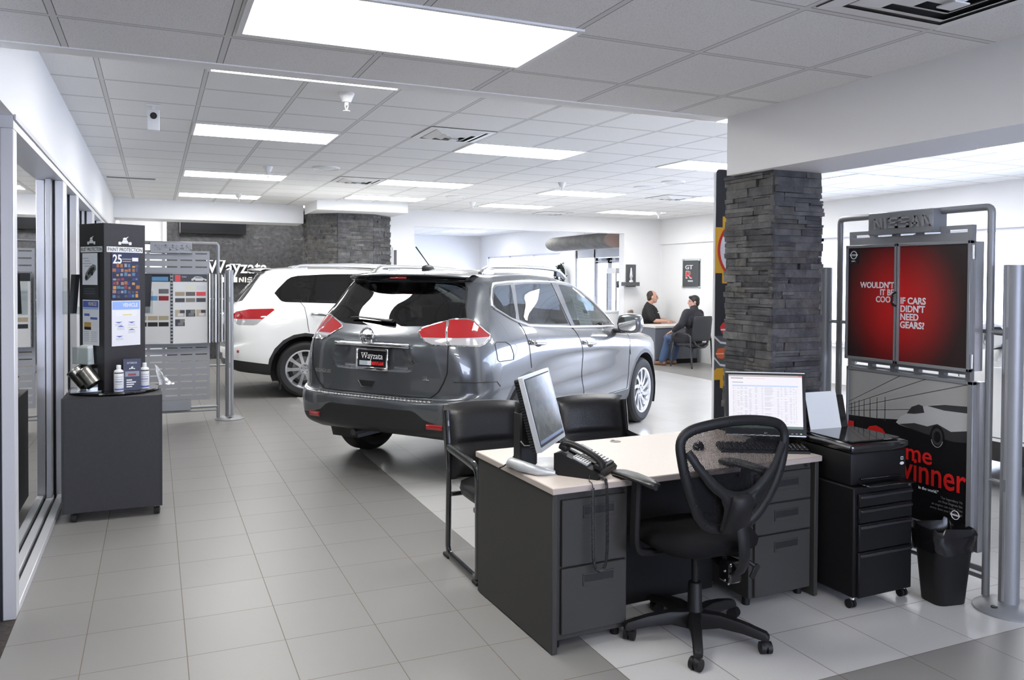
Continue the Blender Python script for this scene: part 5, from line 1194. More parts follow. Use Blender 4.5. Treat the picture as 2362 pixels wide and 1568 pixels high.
def grad_mat(name, cx, cz, r, inner, outer):
    m = bpy.data.materials.new(name); m.use_nodes = True; nt = m.node_tree; b = nt.nodes['Principled BSDF']; b.inputs['Roughness'].default_value = .45
    tc = nd(nt, 'ShaderNodeTexCoord'); sp = nd(nt, 'ShaderNodeSeparateXYZ'); ln(nt, tc.outputs['Object'], sp.inputs[0])
    dx = mth(nt, 'DIVIDE', mth(nt, 'SUBTRACT', sp.outputs[0], cx), r[0]); dz = mth(nt, 'DIVIDE', mth(nt, 'SUBTRACT', sp.outputs[2], cz), r[1])
    d = mth(nt, 'SQRT', mth(nt, 'ADD', mth(nt, 'MULTIPLY', dx, dx), mth(nt, 'MULTIPLY', dz, dz)))
    mr = nd(nt, 'ShaderNodeMapRange', interpolation_type='SMOOTHSTEP'); ln(nt, d, mr.inputs[0])
    mx = nd(nt, 'ShaderNodeMix', data_type='RGBA'); ln(nt, mr.outputs[0], mx.inputs[0]); mx.inputs[6].default_value = (*inner, 1); mx.inputs[7].default_value = (*outer, 1)
    ln(nt, mx.outputs[2], b.inputs['Base Color']); return m
red_g = grad_mat('red_print', .03, 1.50, (.42, .46), (.56, .006, .006), (.012, .001, .001))
pw = mat('print_white', (.75, .73, .74), .6)
pk_ = mat('print_black', (.006, .006, .007), .35)
for nm, x0, x1 in (('left', -.338, .018), ('right', .022, .46)):
    mb = MB(); z0, z1 = 1.164, 1.83; f = .017
    for q in ((x0, x1, z0, z0+f), (x0, x1, z1-f, z1), (x0, x0+f*.8, z0, z1), (x1-f*.8, x1, z0, z1)): mb.b(q[0], q[1], -.115, -.085, q[2], q[3], sil, .002)
    mb.b(x0+.005, x1-.005, -.085, -.03, z0+.01, z1-.01, sil)
    d = mb.build('poster_door', ds, label='hinged frame door with half of the red poster')
    mb = MB(); mb.b(x0+.01, x1-.01, -.104, -.09, z0+.012, z1-.012, red_g); mb.build('red_poster', d, label='red poster fading to black with white words')
    F = lambda x, z: frame((x, -.1042, z), (1, 0, 0), (0, 0, 1)); mb = MB()
    if nm == 'left':
        for s, z in (("WOULDN'T", 1.597), ('IT BE', 1.557), ('COOL', 1.517)): mb.text(s, .047, pw, F(x1-.02, z), .0008, 'RIGHT', .0012, .92)
        mb.build('poster_lettering', d); mb = MB()
        mb.b(x0+.016, x0+.088, -.1046, -.1042, 1.722, 1.805, pk_); FB = F(x0+.052, 1.773)
        mb.T = FB; mb.tube([(.022*math.cos(2*PI*i/28), .022*math.sin(2*PI*i/28), .001) for i in range(28)], .0024, pw, 5, True); mb.b(-.028, .028, -.005, .005, .0008, .0022, pw); mb.letters('NISSAN', .006, pk_, Matrix.Translation((-.024, -.003, .0022)), .0004, .95, .2, .3)
        mb.text('SHIFT_', .011, pw, Matrix.Translation((0, -.036, .0006)), .0004, 'CENTER', .0003); mb.T = Matrix(); mb.build('emblem', d, label='black square with a round white emblem')
    else:
        for s, z in (('IF CARS', 1.513), ("DIDN'T", 1.469), ('NEED', 1.425), ('GEARS?', 1.381)): mb.text(s, .050, pw, F(x0+.018, z), .0008, 'LEFT', .0014, .94)
        mb.build('poster_lettering', d)
    if nm == 'right':
        mb = MB(); mb.tube(crom([(x0-.002, -.115, 1.56), (x0-.004, -.14, 1.545), (x0-.004, -.142, 1.50), (x0-.002, -.115, 1.485)], 5), .006, blk_mat, 6); mb.build('door_pull', d)
        mb = MB()
        for z in (1.22, 1.77): mb.cyl((x1+.006, -.10, z-.035), (x1+.006, -.10, z+.035), .008, satin, n=10)
        mb.b(x1, x1+.014, -.09, -.03, 1.17, 1.825, satin); mb.build('hinge', d)
# racing poster below
mb = MB(); x0, x1, z0, z1 = -.35, .465, .25, 1.115
for q in ((x0, x1, z0, z0+.08), (x0, x1, z1-.018, z1), (x0, x0+.014, z0, z1), (x1-.03, x1, z0, z1)): mb.b(q[0], q[1], -.085, -.03, q[2], q[3], sil, .002)
mb.b(x1-.02, x1+.02, -.06, -.02, z0, z1, satin); pf = mb.build('poster_frame', ds)
mb = MB(); a0, a1, b0, b1 = x0+.012, x1-.03, z0+.075, z1-.016
sky_p = mat('print_grey_sky', (.34, .335, .32), .5); hl_ = mat('print_silver', (.42, .42, .41), .45); dk_ = mat('print_charcoal', (.03, .03, .032), .4); red_p = mat('print_red', (.6, .012, .01), .45)
def pr_(P, m, k): mb.prism(P, -.001, 0, m, frame((0, -.0745-.0006*k, 0), (1, 0, 0), (0, 0, 1)))
pr_([(a0, b0), (a1, b0), (a1, b1), (a0, b1)], pk_, 0)
pr_([(a0, .825), (a0+.2, .835), (a0+.42, .86), (a1, .92), (a1, b1), (a0, b1)], sky_p, 1)
for k, (zA, zB) in enumerate(((.865, 1.10), (.885, 1.2), (.905, 1.32), (.85, .98))):      # catch fence wires
    xe = a1 if zB <= b1 else a0+(a1-a0)*(b1-zA)/(zB-zA); ze = min(zB, b1); pr_([(a0, zA), (xe, ze), (xe, ze-.004), (a0, zA-.003)], dk_, 2)
for k in range(7):
    x = a0+.02+.022*k+.003*k*k; pr_([(x, .83), (x+.005, .83), (x+.003, .90+.011*k), (x, .90+.011*k)], dk_, 2)
car = [(.0, .835), (.03, .872), (.07, .895), (.10, .915), (.14, .935), (.19, .955), (.26, .972), (.34, .98), (a1, .985), (a1, .80), (.36, .79), (.22, .80), (.10, .815), (.02, .825)]
pr_(car, hl_, 3)
pr_([(.07, .895), (.10, .935), (.145, .955), (.17, .95), (.18, .915), (.12, .90)], dk_, 4); pr_([(.20, .955), (.30, .975), (a1, .985), (a1, .95), (.30, .945)], dk_, 4)
pr_([(.02, .828), (.10, .815), (.22, .80), (.36, .79), (a1, .80), (a1, .86), (.34, .84), (.26, .868), (.20, .845), (.12, .85)], dk_, 5)
for r_, m, k in ((.062, pk_, 6), (.046, dk_, 7), (.03, pk_, 8)): pr_([(.262+r_*.7*math.cos(a), .80+r_*math.sin(a)) for a in [2*PI*i/24 for i in range(24)]], m, k)
mb.tube([(.262+.036*math.cos(R(200+140*i/12)), -.0805, .80+.055*math.sin(R(200+140*i/12))) for i in range(13)], .0012, hl_, 4)
mb.build('race_poster', pf, 0, label='black poster with a silver car and red words')
mb = MB(); F = lambda x, z: frame((x, -.0795, z), (1, 0, 0), (0, 0, 1))
mb.text_fit('10', .29, .19, red_p, F(a0+.0, .605), .001, .012); mb.text_fit('time', .245, .098, red_p, F(-.012, .632), .001, .008); mb.text_fit('winner', .43, .135, red_p, F(.003, .520), .001, .008)
mb.text('in the world."', .022, pw, F(a1-.16, .508), .0004, 'RIGHT', .0005)
for k in range(4): mb.text(('The legendary V6', 'on Best Engines list', 'an engine can make. You', 'every time you hit the gas')[k], .018, mat('print_dim', (.16, .15, .15), .5), F(a1-.02, .485-.021*k), .0003, 'RIGHT')
mb.build('poster_lettering', pf, 0); mb = MB(); mb.T = F(a1-.06, .415); mb.tube([(.022*math.cos(2*PI*i/24), .022*math.sin(2*PI*i/24), .001) for i in range(24)], .0022, pw, 5, True); mb.b(-.028, .028, -.004, .004, .0006, .002, pw); mb.T = Matrix()
mb.build('emblem', pf, 0)
# ---- colour chart stand
cs = display_stand('silver stand carrying the hinged paint colour charts', (.172, 9.75, 0), 0)
SW = {'tan': (.30, .23, .13), 'brown': (.075, .055, .035), 'red': (.62, .02, .015), 'black': (.010, .010, .010), 'taupe': (.16, .145, .115), 'sand': (.40, .33, .22), 'grey': (.13, .13, .14), 'maroon': (.25, .008, .012), 'cream': (.66, .64, .50), 'light': (.58, .59, .60), 'pale': (.66, .67, .66), 'blue': (.12, .30, .52)}
SWM = {k: mat('swatch_'+k, v, .35) for k, v in SW.items()}
page_w = mat('chart_card', (.66, .66, .645), .5)
def chart_page(x0, x1, yy, dy, kind):
    """x0..x1 at depth yy (at x0) to yy+dy (at x1)"""
    o = Vector((x0, yy, .89)); X = Vector((x1-x0, dy, 0)); W = X.length; Hh = .765; F = frame(o, X, (0, 0, 1))
    mb = MB(F); mb.b(-.008, W+.008, -.008, Hh+.008, -.006, 0, sil); pg = mb.build('chart_frame', cs)
    mb = MB(F); mb.b(0, W, 0, Hh, 0, .002, page_w); mb.b(0, W, Hh-.085, Hh, .002, .003, pk_)
    def s(u, v, w, h, m, k=0): mb.b(W*u, W*(u+w), Hh*v, Hh*(v+h), .002, .0035+.0005*k, m)
    if kind:
        mb.b(.02, .075, Hh-.08, Hh-.01, .003, .0038, SWM['red']); mb.text('Rogue' if 0 else 'Color', .02, pw, Matrix.Translation((.115, Hh-.03, .0034)), .0003)
        P = [(.53, .905), (.53, .93), (.57, .94), (.64, .965), (.72, .968), (.82, .962), (.90, .938), (.98, .93), (.985, .905)]; mb.prism([(W*a, Hh*b) for a, b in P], .003, .0036, page_w)
        mb.prism([(W*a, Hh*b) for a, b in ((.62, .942), (.66, .958), (.80, .957), (.86, .94))], .0036, .0042, SWM['grey'])
        for u in (.62, .90): mb.cyl((W*u, Hh*.908, .003), (W*u, Hh*.908, .0042), .010, pk_, n=12)
        for r_, cs_ in enumerate((('pale', 'cream', 'light'), ('tan', 'brown', 'red'), ('black', 'taupe', 'black'))):
            for c_, nm in enumerate(cs_): s(.055+.31*c_, .775-.09*r_, .28, .058, SWM[nm])
        for c_, (nm, q) in enumerate((('sand', 0), ('black', 0), ('sand', 0), ('black', 1))):
            u, v = .055+.31*(c_ % 3), .385-.135*q; s(u, v, .28, .10, SWM[nm]); s(u+.08, v+.01, .16, .04, SWM['light' if nm == 'sand' else 'grey'], 1); s(u+.14, v+.05, .14, .045, SWM['black' if nm == 'sand' else 'taupe'], 1)
    else:
        s(.35, .90, .6, .06, SWM['blue'], 1)
        for r_, cs_ in enumerate((('light', 'pale', 'grey'), ('light', 'blue', 'maroon'))):
            for c_, nm in enumerate(cs_): s(.06+.31*c_, .72-.10*r_, .28, .065, SWM[nm])
        for r_, nm in enumerate(('sand', 'black')):
            for c_ in range(3): s(.06+.31*c_, .34-.09*r_, .28, .06, SWM[nm])
    s(.3, .02, .4, .006, SWM['light']); mb.build('colour_chart', pg, 0, label='white card with rows of paint swatches')
chart_page(-.37, -.015, -.10, -.05, False); chart_page(.016, .368, -.15, .04, True)
mb = MB(); mb.b(-.012, .012, -.15, -.06, .885, 1.66, sil)
for k in range(21): mb.b(-.010, .012, -.156, -.145, .90+.037*k, .915+.037*k, blk_mat)
mb.b(-.25, .36, -.06, -.02, 1.66, 1.675, sil); mb.build('chart_spine', cs)
for k in range(6):
    x = .392+.034*k; mb = MB(); mb.b(x-.006, x+.006, -.17+.02*k, -.02, .89, 1.665-.004*k, sil if k % 2 else satin, .002); mb.b(x-.008, x-.005, -.165+.02*k, -.02, .90, 1.66, page_w); mb.build('chart_leaf', cs)
mb = MB(); mb.b(-.29, .20, -.06, -.02, .135, .25, sil, .003); mb.build('foot_box', cs)
# ------------------------------------------------------------------ rust and paint protection kiosk
kg = mat('graphite_laminate', (.021, .020, .024), .55, noise=(60, .12)); kd = mat('kiosk_black', (.012, .012, .013), .5)
kq = thing('protection_kiosk', 'black rolling kiosk advertising rust and paint protection', 'kiosk', (-.255, 6.28, 0))
mb = MB(); mb.b(-.30, .30, -.31, .30, .065, .822, kg, .003); mb.b(-.302, -.285, -.312, -.29, .065, .823, kd); mb.b(.285, .302, -.312, -.29, .065, .823, kd); mb.build('cabinet', kq)
for sx in (-.25, .25):
    for sy in (-.25, .25):
        mb = MB(); mb.b(sx-.03, sx+.03, sy-.03, sy+.03, .06, .066, chrome); mb.tube([(sx, sy, .06), (sx+.012, sy-.01, .045), (sx+.02, sy-.015, .03)], .012, chrome, 8); cst = mb.build('caster', kq, label='chrome swivel caster')
        mb = MB(); mb.cyl((sx+.002, sy-.012, .026), (sx+.034, sy-.018, .026), .026, rubber, n=20); mb.build('wheel', cst)
mb = MB(); mb.lathe([(.0005, .824), (.275, .824), (.283, .832), (.28, .842), (.0005, .844)], blk_gloss, 48); mb.build('turntable', kq, 50)
A = R(33.4); ux = Vector((math.cos(A), math.sin(A), 0)); uy = Vector((-math.sin(A), math.cos(A), 0)); C0 = Vector((-.311+.255, 6.12-6.28, 0)); S_ = .30
mb = MB(frame(C0, ux, uy)); mb.b(0, S_, 0, S_, .844, 1.985, kg); tw_ = mb.build('tower', kq, 0)
mb = MB(frame(C0, ux, uy)); mb.b(-.0015, 0.0, .002, S_-.002, .846, 1.983, kd); mb.build('side_panel', tw_, 0, label='black tower side')
FR = frame(C0+Vector((0, 0, .844))-uy*.001, ux, (0, 0, 1)); FL = frame(C0+uy*S_-ux*.002+Vector((0, 0, .844)), -uy, (0, 0, 1))
lw_ = mat('kiosk_white', (.72, .72, .72), .5)
def car_logo(mb, cx, cz, s):
    q = lambda P: mb.prism([(cx+s*a, cz+s*b) for a, b in P], 0, .001, lw_)
    q(rrect(-.5, .12, .5, .42, .08)); q([(-.42, .42), (.42, .42), (.34, .62), (-.34, .62)]); q(rrect(-1., -.05, -.58, .38, .1)); q(rrect(.58, -.05, 1., .38, .1)); q([(-.6, .2), (.6, .2), (.6, .3), (-.6, .3)])
    q([(-.3, .66), (.25, .66), (.3, .9), (-.12, 1.0), (-.3, .85)]); q([(.1, .9), (.42, .98), (.5, 1.14), (.42, 1.14), (.34, 1.04), (.1, 1.0)])
for F, word, k in ((FR, 'PAINT PROTECTION', 1), (FL, 'RUST PROTECTION', 0)):
    mb = MB(F); mb.b(.018, .282, .945, .983, 0, .0006, lw_); mb.text_fit(word, .25, .026, pk_, Matrix.Translation((.026, .951, .0008)), .0006, .008)
    car_logo(mb, .15, 1.0, .048); mb.build('tower_lettering', tw_, 0, label='white wording with a vintage car emblem')
acr = glass_mat('clear_acrylic', (.9, .92, .92), 1.0)
rs = random.Random(21); cols = [mat('mosaic_%d' % i, c, .4) for i, c in enumerate([(.012, .016, .06), (.03, .035, .15), (.30, .11, .03), (.45, .24, .05), (.22, .03, .04), (.06, .06, .08), (.22, .24, .28), (.06, .16, .26), (.012, .012, .02), (.30, .17, .14)])]
mb = MB(FR); mb.b(.05, .255, .625, .945, .001, .004, cols[0]); mb.text('25', .085, lw_, Matrix.Translation((.092, .895, .0045)), .0004, 'CENTER', .002, .8); mb.b(.20, .245, .885, .91, .004, .0048, lw_)
for r_ in range(8):
    for c_ in range(7):
        x, z = .055+.028*c_+rs.uniform(0, .006), .63+.030*r_+rs.uniform(0, .004); mb.b(x, x+rs.uniform(.012, .027), z, z+rs.uniform(.012, .026), .004, .0046+.0002*rs.random(), rs.choice(cols))
mb.b(.125, .195, .895, .903, .004, .0046, cols[6]); mb.b(.13, .19, .880, .886, .004, .0046, cols[3]); mb.build('photo_poster', tw_, 0, label='dark blue poster mosaic of small photographs with a 25')
pb = mat('print_blue', (.07, .11, .38), .5); pb2 = mat('print_sky', (.25, .38, .72), .5); py_ = mat('print_yellow', (.62, .55, .18), .5); sheet = mat('sheet_white', (.68, .68, .72), .6); pgr = mat('print_text', (.40, .41, .46), .6)
mb = MB(FR); mb.b(.05, .26, .30, .612, .001, .004, sheet); mb.b(.055, .255, .55, .607, .004, .0046, pb2); mb.text('VEHICLE', .036, sheet, Matrix.Translation((.185, .58, .0048)), .0003, 'CENTER', .0008, .82)
mb.b(.075, .235, .505, .54, .004, .0045, lw_); mb.b(.13, .195, .51, .517, .0045, .005, py_)
for x, z, d in ((.10, .462, -1), (.195, .46, -1), (.115, .435, 1), (.195, .41, 1), (.105, .365, -1)):
    mb.prism([(x-.028, z+(.004 if d < 0 else -.004)), (x+.028, z+(.004 if d < 0 else -.004)), (x, z+.006*d)], .004, .0048, pb)
    for k in range(3): mb.b(x-.026, x+.026, z-.012-.006*k, z-.0095-.006*k, .004, .0044, pgr)
mb.b(.165, .235, .42, .425, .004, .0047, py_); mb.build('vehicle_notice', tw_, 0, label='white notice with a blue heading')
mb = MB(FL); mb.b(.045, .245, .63, .94, .001, .003, pk_); mb.b(.045, .228, .72, .938, .003, .004, sheet)
for k in range(4): mb.b(.05+.02*(k % 2), .12+.02*k, .90-.018*k, .906-.018*k, .004, .0045, pgr)
P = [(.075, .765), (.085, .80), (.125, .835), (.175, .862), (.208, .855), (.215, .825), (.17, .79), (.11, .752), (.085, .748)]; mb.prism(P, .004, .0046, mat('print_car', (.16, .17, .18), .5))
mb.prism([(.11, .80), (.15, .835), (.19, .845), (.195, .825), (.15, .80), (.12, .785)], .0046, .0052, pk_)
for x, z in ((.095, .77), (.165, .80)): mb.cyl((x, z, .0046), (x, z, .0055), .016, pk_, n=14)
for k in range(3): mb.b(.06, .2, .69-.016*k, .695-.016*k, .003, .0036, mat('print_navy', (.06, .09, .12), .5))
mb.build('rust_poster', tw_, 0, label='poster with a grey car body drawing')
mb = MB(FL); mb.b(.045, .243, .305, .617, .001, .003, sheet); mb.b(.05, .238, .565, .61, .003, .0036, pb); mb.text('VEHICLE', .034, mat('print_cream', (.5, .42, .3), .5), Matrix.Translation((.165, .588, .0038)), .0003, 'CENTER', .0008, .8); mb.b(.05, .238, .552, .562, .003, .0036, pb2)
mb.b(.065, .13, .505, .522, .003, .0036, pb); mb.b(.14, .225, .482, .498, .003, .0036, pb); mb.b(.065, .148, .41, .462, .003, .0036, mat('print_sunset', (.45, .26, .06), .5)); mb.b(.065, .148, .41, .43, .0036, .004, pk_)
for k in range(12): mb.b(.06+.09*(k % 2), .12+.1*(k % 2), .395-.013*(k//2), .399-.013*(k//2), .003, .0036, pgr)
mb.build('rust_notice', tw_, 0, label='white notice with a small orange photograph')
# leaflet holders on the outer corners
for M_, nm in ((frame(C0+ux*S_+Vector((0, 0, 1.36)), ux, (0, 0, 1)), 'r'), (frame(C0+uy*S_+Vector((0, 0, 1.36)), -uy*-1, (0, 0, 1)), 'l')):
    mb = MB(M_); o = .0 if nm == 'r' else .0
    mb.b(.0, .055, .0, .25, -.09, -.085, acr); mb.b(.0, .055, .0, .05, .0, .004, acr); mb.b(.0, .055, -.003, .0, -.09, .004, acr); mb.b(.055, .058, 0, .16, -.09, .004, acr); hl2 = mb.build('leaflet_holder', tw_, 0, label='clear leaflet holder')
    mb = MB(M_); mb.add([(.004, .004, -.05), (.05, .004, -.05), (.055, .275, -.03), (-.002, .275, -.03), (.004, .004, -.02), (.05, .004, -.02), (.055, .275, .0), (-.002, .275, .0)], [(0,3,2,1),(4,5,6,7),(0,1,5,4),(1,2,6,5),(2,3,7,6),(3,0,4,7)], pk_); mb.build('leaflets', hl2, 0, label='dark leaflets')
# napkin pocket on the black side
mb = MB(FL); mb.b(.03, .225, .175, .18, 0, .07, acr); mb.b(.03, .225, .175, .29, .066, .07, acr); mb.b(.03, .034, .175, .29, 0, .07, acr); mb.b(.221, .225, .175, .29, 0, .07, acr); hp = mb.build('acrylic_pocket', tw_, 0, label='clear acrylic pocket')
mb = MB(FL @ Matrix.Translation((0, 0, .0)))
mb.add([(.07, .18, .012), (.20, .18, .012), (.185, .31, .012), (.085, .31, .012), (.07, .18, .058), (.20, .18, .058), (.185, .30, .05), (.085, .30, .05)], [(0,3,2,1),(4,5,6,7),(0,1,5,4),(1,2,6,5),(2,3,7,6),(3,0,4,7)], lw_); mb.build('cards', hp, label='stack of white cards')
# goods on the turntable
def bottle(x, y, label):
    b = thing('bottle', label, 'bottle', (x, y, .8445), R(10), 'white bottles on the kiosk')
    mb = MB(); mb.lathe([(.0005, 0), (.028, 0), (.031, .004), (.031, .13), (.028, .142), (.015, .15), (.014, .152), (.0005, .152)], lw_, 24); mb.build('body', b, 40)
    mb = MB(); mb.lathe([(.015, .152), (.015, .176), (.012, .179), (.0005, .179)], lw_, 20); mb.build('cap', b)
    mb = MB(); mb.lathe([(.0314, .012), (.0314, .022)], pb, 16, None, R(200), R(340)); mb.lathe([(.0314, .124), (.0314, .131)], pk_, 16, None, R(200), R(340))
    for k in range(4): mb.lathe([(.0314, .05+.016*k), (.0314, .055+.016*k)], pgr if k != 1 else pb, 12, None, R(220), R(300+8*k))
    mb.build('label', b, 0, label='label with a dark blue band'); return b
bottle(-.222, 6.060, 'white bottle standing left of the blue box on the kiosk'); bottle(-.065, 6.165, 'white bottle standing right of the blue box on the kiosk')
bx = thing('product_box', 'dark blue carton between the two white bottles on the kiosk', 'box', (-.145, 6.125, .8445), R(8))
navy = mat('carton_navy', (.012, .016, .05), .35); mb = MB(); mb.b(-.055, .055, -.03, .03, 0, .215, navy); mb.build('carton', bx)
mb = MB(frame((-.055, -.0302, 0), (1, 0, 0), (0, 0, 1))); mb.text('EXTERIOR', .017, pgr, Matrix.Translation((.055, .187, .0002)), .0003, 'CENTER', .0004, .8); car_logo(mb, .055, .145, .018); mb.b(.012, .10, .095, .13, 0, .0006, cols[6]); mb.b(.03, .08, .10, .115, .0006, .001, cols[4])
for k in range(4): mb.b(.02, .055+.012*(k % 3), .022+.015*k, .03+.015*k, 0, .0006, lw_)
mb.build('print', bx, 0)
def pipe(loc, tilt, rz, label):
    t = tag(MB().build('steel_pipe'), label, 'pipe', 'short steel pipe samples'); return t
st = mat('brushed_steel', (.38, .36, .33), .25, 1.0, noise=(30, .25))
for (x, y), rz, lab in (((-.463, 6.235), 165, 'steel pipe sample leaning behind the other one on the kiosk'), ((-.405, 6.165), 150, 'front steel pipe sample lying tilted on the clear plate')):
    M_ = Matrix.Translation((x, y, .936)) @ Matrix.Rotation(R(rz), 4, 'Z') @ Matrix.Rotation(R(40), 4, 'Y')
    mb = MB(M_); mb.lathe([(.052, -.065), (.055, -.062), (.055, .05), (.058, .053), (.058, .062), (.055, .066), (.050, .066), (.050, -.06), (.0005, -.058)], st, 32)
    tag(mb.build('steel_pipe', smooth=40), lab, 'pipe', 'steel pipe samples on the kiosk')
mb = MB(); mb.box((-.44, 6.15, .8475), (.2, .13, .005), acr, 0, Matrix.Rotation(R(12), 3, 'Z')); mb.box((-.36, 6.185, .92), (.13, .005, .15), acr, 0, Matrix.Rotation(R(12), 3, 'Z')); tag(mb.build('acrylic_stand', smooth=0), 'clear acrylic stand under the two steel pipes', 'stand')
mb = MB(); rb = random.Random(9); g = []
for j in range(9):
    g.append([Vector((-.0+.012*i+.004*j+rb.uniform(-.006, .006), 6.30+.02*math.sin(i)+rb.uniform(-.01, .01), .845+max(0, .15-.02*j)*(1-i/9.)+rb.uniform(0, .012))) for i in range(9)])
mb.grid(g, lw_); o = mb.build('plastic_bag', smooth=0); tag(o, 'crumpled white plastic bag behind the right bottle on the kiosk', 'bag')
sm = o.modifiers.new('t', 'SOLIDIFY'); sm.thickness = .002
# ------------------------------------------------------------------ far end of the showroom
t = thing('wall_screen', 'black flat screen on the far stone wall, partly above the soffit edge', 'screen', (1.06, 16.99, 2.74))
mb = MB(); mb.b(-.62, .62, -.05, .0, -.265, .27, desk_dk, .006); mb.build('casing', t); mb = MB(); mb.b(-.595, .595, -.053, -.05, -.2, .25, mat('screen_off', (.006, .0065, .009), .35, spec=.2)); mb.b(-.33, -.22, -.054, -.053, .11, .15, pgr); mb.b(-.605, -.6, -.0535, -.05, -.26, .26, satin); mb.build('display', t, 0)
sg = thing('dealer_sign', 'raised white and silver lettering on the far stone wall', 'sign', (.947, 17.0, 1.70))
lit_l = mat('sign_white', (.75, .75, .77), .25, .3); bar_m = mat('sign_bar', (.78, .77, .72), .35)
F = frame((0, 0, 0), (1, 0, 0), (0, 0, 1)); mb = MB(F); x = 0
serif_word(mb, .262, lit_l, Matrix.Translation((0, .0, 0)), .02, .012)
mb.build('script_lettering', sg, 0)
mb = MB(F); mb.b(.26, .57, -.175, -.07, -.01, .02, bar_m); mb.build('bar', sg); mb = MB(F); mb.letters('NISSAN', .105, bar_m, Matrix.Translation((.60, -.175, 0)), .02, .9, .22, .2); mb.build('block_lettering', sg, 0)
t = thing('picture_frame', 'small dark upright frame on the white wall beside the grey stone pillar', 'frame', (4.03, 14.395, 1.86))
mb = MB(); mb.b(-.05, .05, -.03, 0, -.28, .33, wf); mb.build('mount', t); mb = MB(); mb.b(-.03, .025, -.034, -.03, -.25, .28, mat('frame_dark', (.08, .08, .1), .4)); mb.build('print', t)
# poster and plaque
gt = thing('wall_poster', 'dark grey panel with silver and red letters on clear standoffs, above the seated men', 'poster', (9.845, 13.325, 1.755), R(-90))
mb = MB(); mb.b(-.265, .265, -.03, -.012, -.26, .26, mat('poster_charcoal', (.055, .058, .062), .35)); mb.build('panel', gt)
mb = MB(); mb.b(-.30, .30, -.012, -.004, -.30, .30, acr); mb.build('backing', gt, 0)
for x in (-.27, .27):
    for z in (-.27, .27): mb = MB(); mb.cyl((x, 0, z), (x, -.035, z), .022, satin, n=16); mb.build('standoff', gt)
F = frame((0, -.0305, 0), (1, 0, 0), (0, 0, 1)); mb = MB(F); sw_ = mat('letter_silver', (.7, .7, .72), .3, .4)
mb.text_fit('GT', .25, .085, sw_, Matrix.Translation((-.175, .085, 0)), .004, .02); mb.text_fit('R', .21, .155, sw_, Matrix.Translation((-.155, -.10, 0)), .003, .03); mb.text_fit('R', .175, .135, SWM['red'], Matrix.Translation((-.135, -.09, .002)), .004)
mb.prism(rrect(-.085, -.165, .085, -.135, .015), 0, .004, sw_); mb.build('lettering', gt, 0)
pq = thing('wall_plaque', 'dark grey wall plaque with a small ledge at the doorway corner', 'plaque', (9.075, 14.395, 1.71))
gm = mat('plaque_grey', (.075, .078, .085), .5); mb = MB(); mb.b(-.11, .11, -.05, 0, -.235, .23, gm, .003); mb.build('board', pq); mb = MB(); mb.b(-.245, .11, -.2, -.05, -.215, -.135, gm, .003); mb.build('ledge', pq)
tr = thing('trophy', 'silver tapered trophy on the plaque ledge', 'trophy', (9.02, 14.27, 1.5755)); mb = MB(); mb.lathe([(.0005, 0), (.045, 0), (.04, .03), (.018, .06), (.03, .12), (.022, .2), (.012, .29), (.0005, .30)], chrome, 16); mb.build('cup', tr); mb = MB(); mb.tube([(.03, 0, .1), (.06, 0, .17), (.03, 0, .22)], .005, chrome, 6); mb.build('handle', tr)
# display case and counter in the bright room
dc = thing('display_case', 'tall glass display case with a white cap in the far doorway', 'display case', (9.44, 15.35, 0))
mb = MB(); mb.b(-.25, .25, -.2, .2, 1.76, 1.88, white_pl); mb.b(-.25, .25, -.2, .2, 0, .45, white_pl); c = mb.build('cap_and_base', dc)
for x in (-.24, .24):
    for y in (-.19, .19): mb = MB(); mb.b(x-.012, x+.012, y-.012, y+.012, .45, 1.76, alu); mb.build('post', dc)
mb = MB(); mb.b(-.235, .235, -.19, -.186, .45, 1.76, acr); mb.b(-.24, -.236, -.19, .19, .45, 1.76, acr); mb.build('glass', dc, 0)
for z in (.8, 1.12, 1.44): mb = MB(); mb.b(-.23, .23, -.18, .18, z, z+.008, acr); mb.build('shelf', dc, 0)
for k, (x, z, h) in enumerate(((-.1, .8085, .14), (.08, 1.1285, .12), (-.06, 1.4485, .16))):
    mb = MB(); mb.b(-.05, .05, -.04, .04, 0, h*.3, blk_gloss, .01); mb.sphere((0, 0, h*.6), (.07, .05, h*.35), mat('model_car_red', (.35, .12, .1), .3) if k == 1 else sil, 12); tag(mb.build('display_model', loc=(9.44+x, 15.35, z)), ('small dark model on the lowest glass shelf', 'small reddish model on the middle glass shelf', 'small silver model on the top glass shelf')[k], 'model')
ct = thing('counter', 'pale counter standing behind the brown chair in the doorway', 'counter', (8.95, 14.95, 0)); mb = MB(); mb.b(-.5, .22, -.14, .14, .92, .96, wf, .004); mb.build('top', ct); mb = MB(); mb.b(-.48, .2, -.12, .12, 0, .92, white_pl); mb.build('body', ct)
# wreath
wr = MB(); rb = random.Random(4); leaf = mat('wreath_green', (.018, .03, .018), .8)
for k in range(260):
    a = rb.uniform(0, 2*PI); r_ = rb.uniform(.14, .27); p = Vector((rb.uniform(.0, .10), r_*math.cos(a), r_*1.15*math.sin(a))); d = Vector((rb.uniform(-.3, 1), rb.uniform(-1, 1), rb.uniform(-1, 1))).normalized(); n = d.orthogonal().normalized()
    wr.add([p, p+d*.05+n*.016, p+d*.1, p+d*.05-n*.016], [(0, 1, 2, 3)], leaf)
wr.tube([(.03, .2*math.cos(2*PI*i/24), .23*math.sin(2*PI*i/24)) for i in range(24)], .035, leaf, 8, True)
o = wr.build('wreath', smooth=0, loc=(9.72, 18.75, 1.74), rot=(0, 0, PI)); tag(o, 'dark green wreath on the white pier beyond the grey car', 'wreath')
